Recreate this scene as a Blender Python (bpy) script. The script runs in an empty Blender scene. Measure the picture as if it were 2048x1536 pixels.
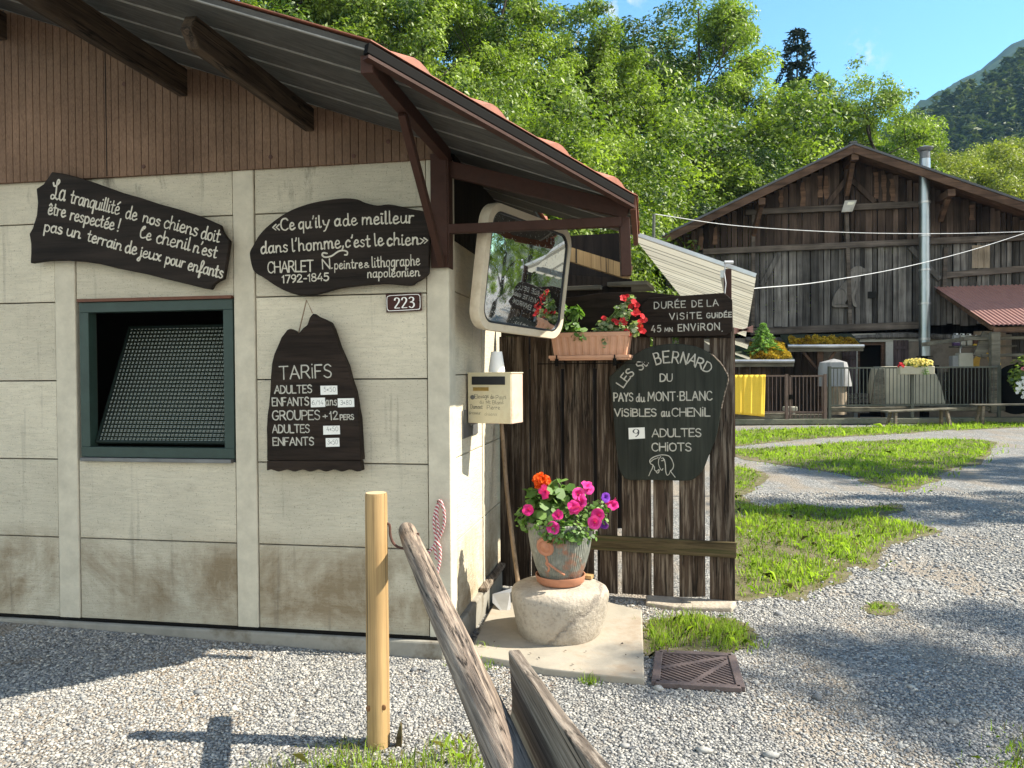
import bpy, bmesh, random
import numpy as np
from math import *
from mathutils import Vector, Matrix
sc = bpy.context.scene
col = sc.collection
rng = np.random.default_rng(7)
random.seed(7)
# ------------------------------------------------------------------ camera
F, EYE = 1540.0, 1.6
cam_d = bpy.data.cameras.new('camera')
cam_d.sensor_width = 36; cam_d.lens = 36 * F / 2048; cam_d.clip_start = .05; cam_d.clip_end = 4000
cam_o = bpy.data.objects.new('camera', cam_d); col.objects.link(cam_o)
RM = Matrix.Rotation(radians(90 - .9), 4, 'X') @ Matrix.Rotation(radians(-.4), 4, 'Z')
cam_o.matrix_world = Matrix.Translation((0, 0, EYE)) @ RM
sc.camera = cam_o
# ------------------------------------------------------------------ light
SUN_EL, SUN_AZ = radians(45), radians(-2)      # azimuth from +X towards +Y
S = Vector((cos(SUN_EL) * cos(SUN_AZ), cos(SUN_EL) * sin(SUN_AZ), sin(SUN_EL)))
sd = bpy.data.lights.new('sun', 'SUN'); sd.energy = 4.7; sd.angle = radians(.5); sd.color = (1, .93, .79)
so = bpy.data.objects.new('sun', sd); col.objects.link(so)
so.rotation_euler = S.to_track_quat('Z', 'Y').to_euler()
world = bpy.data.worlds.new('World'); sc.world = world; world.use_nodes = True
wn = world.node_tree.nodes; wl = world.node_tree.links; wn.clear()
sky = wn.new('ShaderNodeTexSky'); sky.sky_type = 'NISHITA'; sky.sun_disc = False
sky.sun_elevation = SUN_EL; sky.sun_rotation = radians(90) - SUN_AZ
sky.altitude = 900; sky.air_density = 1.0; sky.dust_density = 0.; sky.ozone_density = 1.2
bg = wn.new('ShaderNodeBackground'); bg.inputs[1].default_value = .14
wo = wn.new('ShaderNodeOutputWorld')
SKY_TINT, FILL_CLOUD, WISP = (.45, .62, .58), (6.2, 5.85, 5.1), (2.6, 2.7, 2.7)
def wmath(op, a, b=None, c=None):
    m = wn.new('ShaderNodeMath'); m.operation = op
    for v, i in ((a, 0), (b, 1), (c, 2)):
        if isinstance(v, bpy.types.NodeSocket): wl.new(v, m.inputs[i])
        elif v is not None: m.inputs[i].default_value = v
    return m.outputs[0]
def wmix(a, b, f, mode='MIX'):
    m = wn.new('ShaderNodeMix'); m.data_type = 'RGBA'; m.blend_type = mode
    for v, i in ((f, 0), (a, 6), (b, 7)):
        if isinstance(v, bpy.types.NodeSocket): wl.new(v, m.inputs[i])
        else: m.inputs[i].default_value = v if i == 0 else (*v, 1)
    return m.outputs[2]
wg = wn.new('ShaderNodeGamma'); wg.inputs[1].default_value = 1.2; wl.new(sky.outputs[0], wg.inputs[0])
base_sky = wmix(wg.outputs[0], SKY_TINT, 1., 'MULTIPLY')
wtc = wn.new('ShaderNodeTexCoord'); wsep = wn.new('ShaderNodeSeparateXYZ'); wl.new(wtc.outputs['Generated'], wsep.inputs[0])
def wnoise(scale, detail=6):
    t = wn.new('ShaderNodeTexNoise'); t.inputs['Scale'].default_value = scale; t.inputs['Detail'].default_value = detail; wl.new(wtc.outputs['Generated'], t.inputs[0]); return t.outputs[0]
# unseen bright clouds added behind and above the camera as fill light; thin wisps ahead
cover = wmath('SMOOTHSTEP' if False else 'MULTIPLY', wmath('MULTIPLY_ADD', wsep.outputs[1], -2.2, .15), 1.); cover.node.use_clamp = True
puff = wmath('MULTIPLY_ADD', wnoise(2.6), 7., -2.6); puff.node.use_clamp = True
lowb = wmath('MULTIPLY_ADD', wsep.outputs[2], -1.5, 1.25); lowb.node.use_clamp = True  # fill clouds weighted towards the horizon to lift the wall under the eave
csky = wmix(base_sky, FILL_CLOUD, wmath('MULTIPLY', wmath('MULTIPLY', cover, puff), lowb))
def wisp(c, px, py, sz, amt):
    d = RM.to_3x3() @ Vector(((px - 1024) / F, -(py - 768) / F, -1)); d.normalize()
    v = wn.new('ShaderNodeVectorMath'); v.operation = 'DISTANCE'; wl.new(wtc.outputs['Generated'], v.inputs[0]); v.inputs[1].default_value = d
    f = wmath('MULTIPLY_ADD', v.outputs['Value'], -1 / sz, 1.); f.node.use_clamp = True
    n = wmath('MULTIPLY_ADD', wnoise(42, 8), 4.5, -2.15); n.node.use_clamp = True
    return wmix(c, WISP, wmath('MULTIPLY', wmath('MULTIPLY', f, n), amt))
csky = wisp(wisp(csky, 1728, 106, .03, 1.6), 1238, 16, .035, 2.)
wl.new(csky, bg.inputs[0]); wl.new(bg.outputs[0], wo.inputs[0])
sc.view_settings.view_transform = 'Standard'; sc.view_settings.look = 'None'
sc.view_settings.exposure = 1.5; sc.view_settings.gamma = 1
# ------------------------------------------------------------------ helpers
R3 = np.array(RM.to_3x3()); CAM = np.array([0, 0, EYE])
def ray(x, y): return R3 @ np.array([(x - 1024) / F, -(y - 768) / F, -1.])
def W(x, y, Y):
    d = ray(x, y); return CAM + d * Y / d[1]
def G(x, y, z=0.):
    d = ray(x, y); return CAM + d * (z - EYE) / d[2]
def PL(x, y, p, n):
    d = ray(x, y); return CAM + d * (np.dot(np.asarray(p) - CAM, n) / np.dot(d, n))
def A(*a): return np.array(a, float)
def nrm(v): v = np.asarray(v, float); return v / np.linalg.norm(v)

def cr(pts, n=6, closed=False):
    """Catmull-Rom samples through pts"""
    P = np.asarray(pts, float)
    if len(P) < 3: return P
    if closed: Q = np.vstack([P[-1], P, P[0], P[1]]); m = len(P)
    else: Q = np.vstack([2 * P[0] - P[1], P, 2 * P[-1] - P[-2]]); m = len(P) - 1
    out = []
    for i in range(m):
        a, b, c, d = Q[i:i + 4]
        for t in np.arange(n) / n:
            out.append(.5 * ((2 * b) + (c - a) * t + (2 * a - 5 * b + 4 * c - d) * t * t + (3 * b - a - 3 * c + d) * t ** 3))
    if not closed: out.append(P[-1])
    return np.array(out)

def wloc(o):
    v = Vector((0, 0, 0))
    while o: v += o.location; o = o.parent
    return np.array(v)
def tag(o, label=None, cat=None, group=None, kind=None):
    if label: o['label'] = label
    if cat: o['category'] = cat
    if group: o['group'] = group
    if kind: o['kind'] = kind
    return o
def thing(name, label, cat, loc=(0, 0, 0), group=None):
    o = bpy.data.objects.new(name, None); col.objects.link(o); o.location = Vector([float(q) for q in loc])
    o.empty_display_size = .1
    return tag(o, label, cat, group)
def link(name, me, mat, parent=None, label=None, cat=None, group=None, kind=None, loc=None):
    o = bpy.data.objects.new(name, me); col.objects.link(o)
    if mat is not None and not len(me.materials):
        for m in (mat if isinstance(mat, (list, tuple)) else [mat]): me.materials.append(m)
    if parent is not None: o.parent = parent
    if loc is not None: o.location = loc
    return tag(o, label, cat, group, kind)
def copy_tree(o, parent=None):
    c = o.copy(); col.objects.link(c); c.parent = parent
    for ch in list(o.children): copy_tree(ch, c)
    return c

def npmesh(name, V, Fc, tint=None, midx=None, smooth=False):
    """V (n,3); Fc (m,k) equal-size faces"""
    me = bpy.data.meshes.new(name)
    V = np.asarray(V, np.float32); Fc = np.asarray(Fc, np.int32); m, k = Fc.shape
    me.vertices.add(len(V)); me.vertices.foreach_set('co', V.ravel())
    me.loops.add(m * k); me.loops.foreach_set('vertex_index', Fc.ravel())
    me.polygons.add(m); me.polygons.foreach_set('loop_start', np.arange(0, m * k, k, dtype=np.int32))
    me.polygons.foreach_set('loop_total', np.full(m, k, np.int32))
    if midx is not None: me.polygons.foreach_set('material_index', np.asarray(midx, np.int32))
    if smooth: me.polygons.foreach_set('use_smooth', np.ones(m, bool))
    me.update(calc_edges=True)
    at = me.attributes.new('tint', 'FLOAT', 'FACE')
    at.data.foreach_set('value', np.asarray(tint if tint is not None else np.ones(m), np.float32))
    return me

class MB:
    def __init__(s): s.v = []; s.f = []; s.t = []; s.m = []
    def add(s, V, Fs, tint=1., mi=0):
        b = len(s.v); s.v.extend([tuple(map(float, q)) for q in V])
        for f in Fs: s.f.append([b + i for i in f]); s.t.append(tint); s.m.append(mi)
        return s
    def obox(s, o, a, b, c, tint=1., mi=0):
        """box from corner o with edge vectors a b c"""
        o, a, b, c = (np.asarray(q, float) for q in (o, a, b, c))
        V = [o, o + a, o + a + b, o + b, o + c, o + a + c, o + a + b + c, o + b + c]
        if np.dot(np.cross(a, b), c) < 0: V = V[4:] + V[:4]
        return s.add(V, [(0, 3, 2, 1), (4, 5, 6, 7), (0, 1, 5, 4), (1, 2, 6, 5), (2, 3, 7, 6), (3, 0, 4, 7)], tint, mi)
    def box(s, c, d, ax=None, tint=1., mi=0):
        """centred box; ax = 3 axes rows"""
        ax = np.eye(3) if ax is None else np.asarray(ax, float)
        a, b, e = (ax[i] * d[i] for i in range(3))
        return s.obox(np.asarray(c, float) - (a + b + e) / 2, a, b, e, tint, mi)
    def bar(s, p, q, w, h, up=(0, 0, 1), tint=1., mi=0):
        p, q = np.asarray(p, float), np.asarray(q, float); d = q - p; x = nrm(d)
        y = nrm(np.cross(up, x)); z = np.cross(x, y)
        return s.obox(p - y * w / 2 - z * h / 2, d, y * w, z * h, tint, mi)
    def prism(s, P, vec, tint=1., mi=0):
        P = [np.asarray(p, float) for p in P]; n = len(P); vec = np.asarray(vec, float)
        nn = np.zeros(3)
        for i in range(n): nn += np.cross(P[i], P[(i + 1) % n])
        if np.dot(nn, vec) > 0: P = P[::-1]
        V = P + [p + vec for p in P]
        return s.add(V, [list(range(n)), list(range(2 * n - 1, n - 1, -1))] + [(i, i + n, (i + 1) % n + n, (i + 1) % n) for i in range(n)], tint, mi)
    def tube(s, P, r, n=8, tint=1., mi=0, cap=True, jag=0.):
        P = np.asarray(P, float); r = np.broadcast_to(np.asarray(r, float), (len(P),))
        T = np.gradient(P, axis=0) if len(P) > 2 else np.array([P[1] - P[0]] * 2)
        up = A(0, 0, 1) if abs(nrm(T[0])[2]) < .9 else A(1, 0, 0)
        V = []; x = nrm(np.cross(up, T[0]))
        for p, t, q in zip(P, T, r):
            t = nrm(t); x = nrm(x - t * np.dot(x, t)); y = np.cross(t, x)
            for k in range(n):
                rr = q * (1 + jag * random.uniform(-1, 1))
                V.append(p + rr * (cos(2 * pi * k / n) * x + sin(2 * pi * k / n) * y))
        Fs = []
        for i in range(len(P) - 1):
            for k in range(n): Fs.append((i * n + k, i * n + (k + 1) % n, (i + 1) * n + (k + 1) % n, (i + 1) * n + k))
        if cap: Fs += [list(range(n - 1, -1, -1)), list(range((len(P) - 1) * n, len(P) * n))]
        return s.add(V, Fs, tint, mi)
    def lathe(s, prof, c, n=32, tint=1., mi=0, fn=None):
        V = []
        for (r, z) in prof:
            for k in range(n):
                a = 2 * pi * k / n; rr = r * (fn(a, z) if fn else 1)
                V.append((c[0] + rr * cos(a), c[1] + rr * sin(a), c[2] + z))
        Fs = [(i * n + k, i * n + (k + 1) % n, (i + 1) * n + (k + 1) % n, (i + 1) * n + k) for i in range(len(prof) - 1) for k in range(n)]
        if prof[0][0] > 1e-4: Fs.append(list(range(n - 1, -1, -1)))
        if prof[-1][0] > 1e-4: Fs.append(list(range((len(prof) - 1) * n, len(prof) * n)))
        return s.add(V, Fs, tint, mi)
    def build(s, name, mat, parent=None, label=None, cat=None, group=None, kind=None, bev=0, smooth=False, ang=None, recalc=False, seg=2):
        V = np.array(s.v); base = wloc(parent) if parent is not None else A((V[:, 0].min() + V[:, 0].max()) / 2, (V[:, 1].min() + V[:, 1].max()) / 2, V[:, 2].min())
        me = bpy.data.meshes.new(name); me.from_pydata((V - base).tolist(), [], s.f)
        at = me.attributes.new('tint', 'FLOAT', 'FACE'); at.data.foreach_set('value', np.array(s.t, np.float32))
        me.polygons.foreach_set('material_index', np.array(s.m, np.int32))
        if recalc:
            bm = bmesh.new(); bm.from_mesh(me); bmesh.ops.recalc_face_normals(bm, faces=bm.faces); bm.to_mesh(me); bm.free()
        if smooth:
            me.polygons.foreach_set('use_smooth', np.ones(len(s.f), bool)); me.set_sharp_from_angle(angle=radians(ang or 40))
        me.update()
        o = link(name, me, mat, parent, label, cat, group, kind, None if parent is not None else Vector(base.tolist()))
        if bev:
            b = o.modifiers.new('bevel', 'BEVEL'); b.width = bev; b.segments = seg; b.limit_method = 'ANGLE'; b.angle_limit = radians(35)
        return o

# ------------------------------------------------------------------ materials
class NT:
    def __init__(s, name):
        s.m = bpy.data.materials.new(name); s.m.use_nodes = True; s.t = s.m.node_tree; s.t.nodes.clear()
        s.out = s.n('OutputMaterial'); s.tc = None
    def n(s, k): return s.t.nodes.new('ShaderNode' + k)
    def l(s, a, b): s.t.links.new(a, b)
    def put(s, v, i):
        if isinstance(v, bpy.types.NodeSocket): s.l(v, i)
        elif v is not None:
            if isinstance(v, (tuple, list)) and len(v) == 3 and len(i.default_value) == 4: v = (*v, 1)
            i.default_value = v
    def obj(s):
        if not s.tc: s.tc = s.n('TexCoord')
        return s.tc.outputs['Object']
    def map(s, sc=(1, 1, 1), rot=(0, 0, 0), vec=None):
        m = s.n('Mapping'); s.l(vec or s.obj(), m.inputs[0]); m.inputs['Scale'].default_value = sc; m.inputs['Rotation'].default_value = rot; return m.outputs[0]
    def noise(s, scale, detail=6, rough=.6, vec=None, dist=0):
        t = s.n('TexNoise'); s.l(vec or s.obj(), t.inputs['Vector']); t.inputs['Scale'].default_value = scale
        t.inputs['Detail'].default_value = detail; t.inputs['Roughness'].default_value = rough; t.inputs['Distortion'].default_value = dist; return t.outputs[0]
    def voro(s, scale, vec=None, feat='F1', out='Distance'):
        t = s.n('TexVoronoi'); s.l(vec or s.obj(), t.inputs['Vector']); t.inputs['Scale'].default_value = scale; t.feature = feat; return t.outputs[out]
    def ramp(s, v, stops):
        r = s.n('ValToRGB'); s.put(v, r.inputs[0]); e = r.color_ramp.elements
        while len(e) < len(stops): e.new(.5)
        for q, (p, c) in zip(e, stops):
            q.position = p; q.color = (*c, 1) if isinstance(c, (tuple, list)) else (c, c, c, 1)
        return r.outputs[0]
    def mix(s, a, b, f, mode='MIX'):
        m = s.n('Mix'); m.data_type = 'RGBA'; m.blend_type = mode; s.put(f, m.inputs[0]); s.put(a, m.inputs[6]); s.put(b, m.inputs[7]); return m.outputs[2]
    def math(s, op, a, b=None, c=None):
        m = s.n('Math'); m.operation = op; s.put(a, m.inputs[0]); s.put(b, m.inputs[1]); s.put(c, m.inputs[2]); return m.outputs[0]
    def tint(s):
        a = s.n('Attribute'); a.attribute_name = 'tint'; return a.outputs['Fac']
    def sep(s, vec=None):
        x = s.n('SeparateXYZ'); s.l(vec or s.obj(), x.inputs[0]); return x.outputs
    def bump(s, h, strength=.3, dist=.01, nrm=None):
        b = s.n('Bump'); s.l(h, b.inputs['Height']); b.inputs['Strength'].default_value = strength; b.inputs['Distance'].default_value = dist
        if nrm: s.l(nrm, b.inputs['Normal'])
        return b.outputs[0]
    def bsdf(s, base, rough=.7, metal=0, normal=None, spec=.4, **k):
        p = s.n('BsdfPrincipled'); s.put(base, p.inputs['Base Color']); s.put(rough, p.inputs['Roughness']); s.put(metal, p.inputs['Metallic'])
        p.inputs['Specular IOR Level'].default_value = spec
        if normal: s.l(normal, p.inputs['Normal'])
        for a, v in k.items(): s.put(v, p.inputs[a.replace('_', ' ')])
        s.l(p.outputs[0], s.out.inputs[0]); return p
    def tmul(s, c):
        return s.mix(c, s.tint(), 1, 'MULTIPLY')

def wood(name, dark, light, axis='z', sc=1., rough=.75, bump=.35, gloss=.3, streak=1., worn=None, rot=0, crack=0, al=1.):
    t = NT(name); st = {'x': (1.1, 22, 22), 'y': (22, 1.1, 22), 'z': (22, 22, 1.1)}[axis]
    st = tuple(q * sc * (al if q < 2 else 1) for q in st)
    rv = t.map((1, 1, 1), (0, 0, radians(rot))) if rot else None; v = t.map(st, vec=rv); n1 = t.noise(1.2, 8, .65, v, .4); n2 = t.noise(2.2, 3, .5); n3 = t.noise(5, 6, .7, v)
    c = t.ramp(n1, [(.3, dark), (.72, light)])
    c = t.mix(c, t.ramp(n2, [(.3, .55), (.7, 1.15)]), .8 * streak, 'MULTIPLY')
    c = t.mix(c, t.ramp(n3, [(.33, .35), (.5, 1.)]), .7, 'MULTIPLY')
    if crack:
        ck = t.ramp(t.math('ABSOLUTE', t.math('SUBTRACT', t.noise(.55, 5, .55, v, .2), .5)), [(0., 0.), (.006, .25), (.018, 1.)]); c = t.mix((.012, .01, .008), c, ck)
    if worn: c = t.mix(c, worn, t.math('MULTIPLY', t.ramp(t.noise(7, 8, .7, t.map(tuple(.35 * q for q in st), vec=rv)), [(.49, 0.), (.63, 1.)]), .8))
    t.bsdf(t.tmul(c), rough, 0, t.bump(n1, bump, .01, t.bump(n3, bump * .7, .004)), gloss); return t.m
def plain(name, c, rough=.6, metal=0, var=.25, nsc=8, bump=.1, spec=.4, dirt=None, bdist=.004):
    t = NT(name); n1 = t.noise(nsc, 7, .65); n2 = t.noise(nsc * 6, 5, .6)
    q = t.mix(c, t.ramp(n1, [(.25, 1 - var), (.75, 1 + var)]), 1, 'MULTIPLY')
    if dirt: q = t.mix(q, dirt, t.ramp(n1, [(.52, 0.), (.68, .85)]))
    t.bsdf(t.tmul(q), rough, metal, t.bump(n2, bump, bdist), spec); return t.m
def leafm(name, dark, light, trans=.35, rough=.5, gl=.12):
    t = NT(name); c = t.ramp(t.tint(), [(0., dark), (1., light)])
    d = t.n('BsdfDiffuse'); t.put(c, d.inputs[0]); tr = t.n('BsdfTranslucent'); t.put(t.mix(c, (1.0, 1.15, .4), 1, 'MULTIPLY'), tr.inputs[0])
    g = t.n('BsdfGlossy'); g.inputs['Roughness'].default_value = rough; g.inputs[0].default_value = (1, 1, 1, 1)
    a = t.n('MixShader'); a.inputs[0].default_value = trans; t.l(d.outputs[0], a.inputs[1]); t.l(tr.outputs[0], a.inputs[2])
    b = t.n('MixShader'); b.inputs[0].default_value = gl * .25; t.l(a.outputs[0], b.inputs[1]); t.l(g.outputs[0], b.inputs[2]); t.l(b.outputs[0], t.out.inputs[0]); return t.m

MT = {}
def mk_concrete():
    t = NT('concrete_panel'); x, y, z = t.sep()
    big = t.noise(1.6, 5, .6); wr = t.noise(1.0, 8, .7, t.map((9, 9, 75)), .9); pit = t.noise(90, 3, .6); spk = t.noise(140, 2, .5)
    c = t.ramp(big, [(.3, (.515, .468, .365)), (.7, (.665, .60, .465))])
    c = t.mix(c, t.ramp(wr, [(.3, .72), (.55, 1.05)]), .55, 'MULTIPLY')
    c = t.mix(c, t.ramp(spk, [(.30, .3), (.37, 1.)]), .6, 'MULTIPLY')
    # brown damp stain low on the panels, grime under joints
    st = t.noise(1.3, 7, .7, t.map((1.2, 1.2, 1.5)), .5); drip = t.noise(5, 5, .6, t.map((3.2, 3.2, .22)))
    zz = t.math('SUBTRACT', 1., t.math('ABSOLUTE', t.math('MULTIPLY', t.math('SUBTRACT', z, .36), 2.9)))
    f = t.math('MULTIPLY', t.ramp(t.math('MULTIPLY_ADD', drip, .14, t.math('MULTIPLY', st, 1.02)), [(.46, 0.), (.70, 1.)]), t.ramp(zz, [(.0, 0.), (.6, 1.)]))
    c = t.mix(c, (.19, .125, .058), t.math('MULTIPLY', f, .78))
    c = t.mix(c, (.13, .12, .10), t.math('MULTIPLY', t.ramp(drip, [(.60, 0.), (.72, 1.)]), .35))
    c = t.mix(c, (.10, .095, .08), t.math('MULTIPLY', t.ramp(t.noise(2.2, 8, .75), [(.62, 0.), (.72, 1.)]), .25))
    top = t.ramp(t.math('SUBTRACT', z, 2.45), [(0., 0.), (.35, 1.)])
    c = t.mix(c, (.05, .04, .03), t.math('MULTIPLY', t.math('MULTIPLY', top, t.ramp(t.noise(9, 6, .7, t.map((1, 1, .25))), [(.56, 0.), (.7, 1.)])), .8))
    t.bsdf(t.tmul(c), .9, 0, t.bump(wr, .6, .012, t.bump(pit, .45, .005)), .2); return t.m
def mk_clad():
    t = NT('cladding_board'); v = t.voro(160, t.map((1, 1, .4)), out='Color'); n = t.noise(1.8, 5, .6); f = t.noise(120, 3, .6)
    c = t.ramp(n, [(.3, (.13, .078, .05)), (.7, (.235, .145, .095))])
    c = t.mix(c, t.ramp(v, [(.0, .62), (1., 1.2)]), .7, 'MULTIPLY')
    c = t.mix(c, t.ramp(f, [(.28, .25), (.36, 1.)]), .8, 'MULTIPLY')
    t.bsdf(t.tmul(c), .85, 0, t.bump(f, .25, .004), .25); return t.m
def mk_gravel():
    t = NT('gravel'); o = t.obj()
    v1 = t.n('TexVoronoi'); t.l(o, v1.inputs[0]); v1.inputs['Scale'].default_value = 72; v1.inputs['Randomness'].default_value = 1
    v2 = t.n('TexVoronoi'); t.l(o, v2.inputs[0]); v2.inputs['Scale'].default_value = 33
    big = t.noise(.55, 5, .6); med = t.noise(3.5, 6, .6)
    g = t.ramp(t.sep(v1.outputs['Color'])[0], [(0., (.11, .108, .11)), (.3, (.21, .208, .20)), (.6, (.31, .305, .29)), (.9, (.44, .42, .38)), (1., (.55, .52, .47))])
    g2 = t.ramp(t.sep(v2.outputs['Color'])[1], [(0., .6), (1., 1.15)])
    c = t.mix(g, g2, .6, 'MULTIPLY')
    trk = t.noise(.9, 6, .6, t.map((1.6, .5, 1)))
    c = t.mix(c, t.mix((.25, .2, .15), (.36, .31, .25), t.noise(30, 5, .7)), t.math('MULTIPLY', t.ramp(trk, [(.47, 0.), (.60, 1.)]), .8))
    c = t.mix(c, (.25, .19, .13), t.math('MULTIPLY', t.ramp(med, [(.55, 0.), (.72, 1.)]), .6))
    c = t.mix(c, t.ramp(big, [(.3, .8), (.7, 1.12)]), 1, 'MULTIPLY')
    h1 = t.math('SUBTRACT', .6, v1.outputs['Distance']); h2 = t.math('SUBTRACT', .6, v2.outputs['Distance'])
    # tiny far-off crevices average out; the bump is real relief of the stones
    t.bsdf(c, .88, 0, t.bump(h1, 1., .016, t.bump(h2, .6, .02, t.bump(med, .5, .03))), .25); return t.m
def mk_soil(name, a, b):
    t = NT(name); c = t.ramp(t.noise(6, 7, .65), [(.3, a), (.7, b)]); t.bsdf(c, .95, 0, t.bump(t.noise(60, 5, .6), .5, .02), .1); return t.m
YARD_TREES = [(10.2, 3.75, 9.5, 'l', .62, 'yard tree nearest the camera, out on the right'), (11.2, 2.9, 9.0, 'b', .5, 'slender yard tree close beside the nearest one on the right'), (13.2, 8.5, 11, 'b', .6, 'second yard tree from the camera on the right'), (16.5, 11.8, 12, 'a', .75, 'yard tree farthest from the camera on the right')]
HAZE = .00014
MT['concrete'] = mk_concrete(); MT['clad'] = mk_clad(); MT['gravel'] = mk_gravel()
MT['post_concrete'] = plain('pilaster_concrete', (.53, .482, .38), .9, var=.18, nsc=9, bump=.5, spec=.15, bdist=.006)
MT['plinth'] = plain('plinth_concrete', (.27, .255, .22), .92, var=.3, nsc=4, bump=.4, spec=.15, dirt=(.1, .075, .045))
MT['sign'] = wood('dark_sign_wood', (.010, .008, .0065), (.042, .031, .025), 'x', .6, .7, .25, .12, rot=9.9)
MT['sign_v'] = wood('dark_board_wood', (.011, .008, .006), (.046, .031, .023), 'x', .7, .7, .3, .12, rot=12)
MT['slate'] = wood('green_black_board', (.012, .015, .011), (.042, .046, .035), 'z', .5, .6, .3, .2)
MT['letter'] = plain('letter_paint', (.56, .525, .44), .7, var=.22, nsc=45, bump=.1)
MT['letter_grey'] = plain('worn_letter_paint', (.44, .42, .36), .7, var=.25, nsc=30, bump=.1)
MT['ink'] = plain('ink', (.05, .05, .055), .6, var=.1)
MT['paper'] = plain('white_card', (.78, .77, .72), .6, var=.04, bump=.02)
MT['plate'] = plain('enamel_plate', (.05, .017, .013), .45, var=.08, bump=.02, spec=.15)
MT['white_enamel'] = plain('white_enamel', (.8, .78, .74), .3, var=.04, bump=.02)
MT['steel_brown'] = plain('brown_steel', (.055, .026, .019), .6, var=.3, nsc=14, bump=.15, spec=.15, dirt=(.035, .02, .016))
MT['steel_black'] = plain('black_steel', (.006, .0055, .005), .8, var=.2, spec=.1)
MT['rooftile'] = plain('red_sheet_tile', (.42, .15, .09), .6, var=.25, nsc=7, bump=.2, dirt=(.22, .1, .07))
MT['beam'] = wood('purlin_wood', (.03, .022, .016), (.15, .105, .07), 'y', 1, .8, .4, .15, rot=9.9, crack=1)
MT['beam_dark'] = wood('dark_timber', (.008, .006, .005), (.03, .021, .016), 'z', 1, .8, .4, .2)
MT['green_frame'] = plain('green_frame_paint', (.024, .046, .037), .5, var=.25, nsc=7, bump=.12)
MT['sash'] = plain('dark_sash_paint', (.012, .02, .016), .6, var=.2, spec=.15)
MT['rust_strip'] = plain('rusty_strip', (.13, .05, .028), .7, var=.35, nsc=12)
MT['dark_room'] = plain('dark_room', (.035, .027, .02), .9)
MT['mail'] = plain('cream_enamel', (.62, .55, .37), .45, var=.12, nsc=6, bump=.08, dirt=(.5, .4, .25))
MT['mail_side'] = plain('faded_pink_enamel', (.6, .42, .33), .6, var=.2, nsc=7, bump=.1, dirt=(.42, .2, .12))
MT['black_plastic'] = plain('black_plastic', (.015, .015, .018), .45)
MT['brass'] = plain('brass_plate', (.45, .3, .1), .4, metal=.8)
MT['white_plastic'] = plain('white_plastic', (.8, .8, .8), .4, var=.03)
MT['grey_metal'] = plain('grey_metal', (.16, .16, .16), .5, metal=.5, var=.25)
MT['zinc'] = plain('zinc', (.5, .5, .5), .4, metal=.8, var=.25, nsc=5)
MT['mirror_frame'] = plain('mirror_frame', (.62, .53, .40), .5, var=.15, nsc=5, bump=.08, dirt=(.45, .36, .25))
MT['terra_light'] = plain('pale_terracotta_plastic', (.55, .30, .19), .55, var=.14, nsc=9, bump=.08)
MT['terra'] = plain('terracotta', (.43, .19, .11), .65, var=.2, nsc=9, bump=.1)
MT['soil'] = plain('potting_soil', (.04, .028, .02), .95, bump=.5)
MT['stone'] = None
MT['fence'] = wood('fence_board_wood', (.026, .018, .013), (.115, .08, .057), 'z', .8, .8, .5, .12, worn=(.24, .195, .15), crack=1)
MT['fence_mossy'] = wood('mossy_rail_wood', (.035, .028, .014), (.19, .14, .075), 'x', .8, .85, .5, .12, worn=(.05, .06, .02), rot=16.5)
MT['pole_new'] = wood('treated_pine', (.36, .215, .085), (.58, .39, .18), 'z', .55, .65, .25, .25, .8, worn=(.30, .19, .085), crack=1, al=.35)
MT['knot'] = plain('wood_knot', (.2, .095, .035), .7, var=.35, nsc=60)
MT['pole_cut'] = plain('pale_sawn_end', (.5, .38, .22), .8, var=.2, nsc=25, bump=.2)
MT['log'] = wood('weathered_log', (.09, .075, .066), (.33, .245, .18), 'y', 1.6, .75, .6, .2, .7, worn=(.42, .33, .25), rot=-13.9, crack=1, al=.22)
MT['plank'] = wood('weathered_plank', (.07, .055, .044), (.27, .215, .165), 'y', 1.5, .8, .5, .15, .7, worn=(.36, .30, .24), rot=-11.7, crack=1, al=.3)
MT['handle'] = wood('ash_handle', (.2, .13, .075), (.42, .30, .19), 'z', .7, .6, .2, .3)
MT['iron'] = plain('rusty_iron', (.09, .04, .028), .7, var=.4, nsc=30)
MT['grate'] = plain('cast_iron_grate', (.115, .085, .078), .65, var=.3, nsc=20, bump=.3)
MT['pit'] = plain('drain_pit', (.008, .007, .006), .95)
MT['slab'] = plain('concrete_slab', (.33, .295, .24), .92, var=.22, nsc=3.5, bump=.5, spec=.15, dirt=(.28, .22, .16), bdist=.006)
MT['oldwood'] = wood('grey_barn_wood', (.045, .039, .035), (.25, .23, .21), 'z', .30, .85, .5, .1)
MT['brownwood'] = wood('brown_barn_wood', (.026, .019, .015), (.125, .086, .066), 'z', .30, .85, .5, .1)
MT['barnbeam'] = wood('barn_beam_wood', (.045, .037, .032), (.21, .17, .14), 'x', .30, .85, .5, .1, rot=12)
MT['barge'] = wood('barge_board_wood', (.05, .03, .02), (.17, .10, .065), 'x', .30, .8, .4, .15, rot=12)
MT['lightwood'] = wood('light_new_board', (.26, .2, .14), (.42, .34, .25), 'z', .3, .8, .2, .2)
MT['barnroof'] = plain('grey_metal_roof', (.05, .052, .058), .45, var=.2, nsc=3, spec=.6)
MT['render'] = plain('old_lime_render', (.24, .205, .165), .95, var=.35, nsc=1.6, bump=.5, spec=.1, dirt=(.09, .075, .06), bdist=.02)
MT['limewash'] = plain('pale_stone_surround', (.42, .40, .36), .9, var=.2, nsc=4, bump=.3, dirt=(.25, .22, .18))
MT['redsheet'] = plain('red_corrugated_sheet', (.33, .17, .14), .6, var=.2, nsc=3, bump=.1, dirt=(.28, .14, .11))
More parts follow.
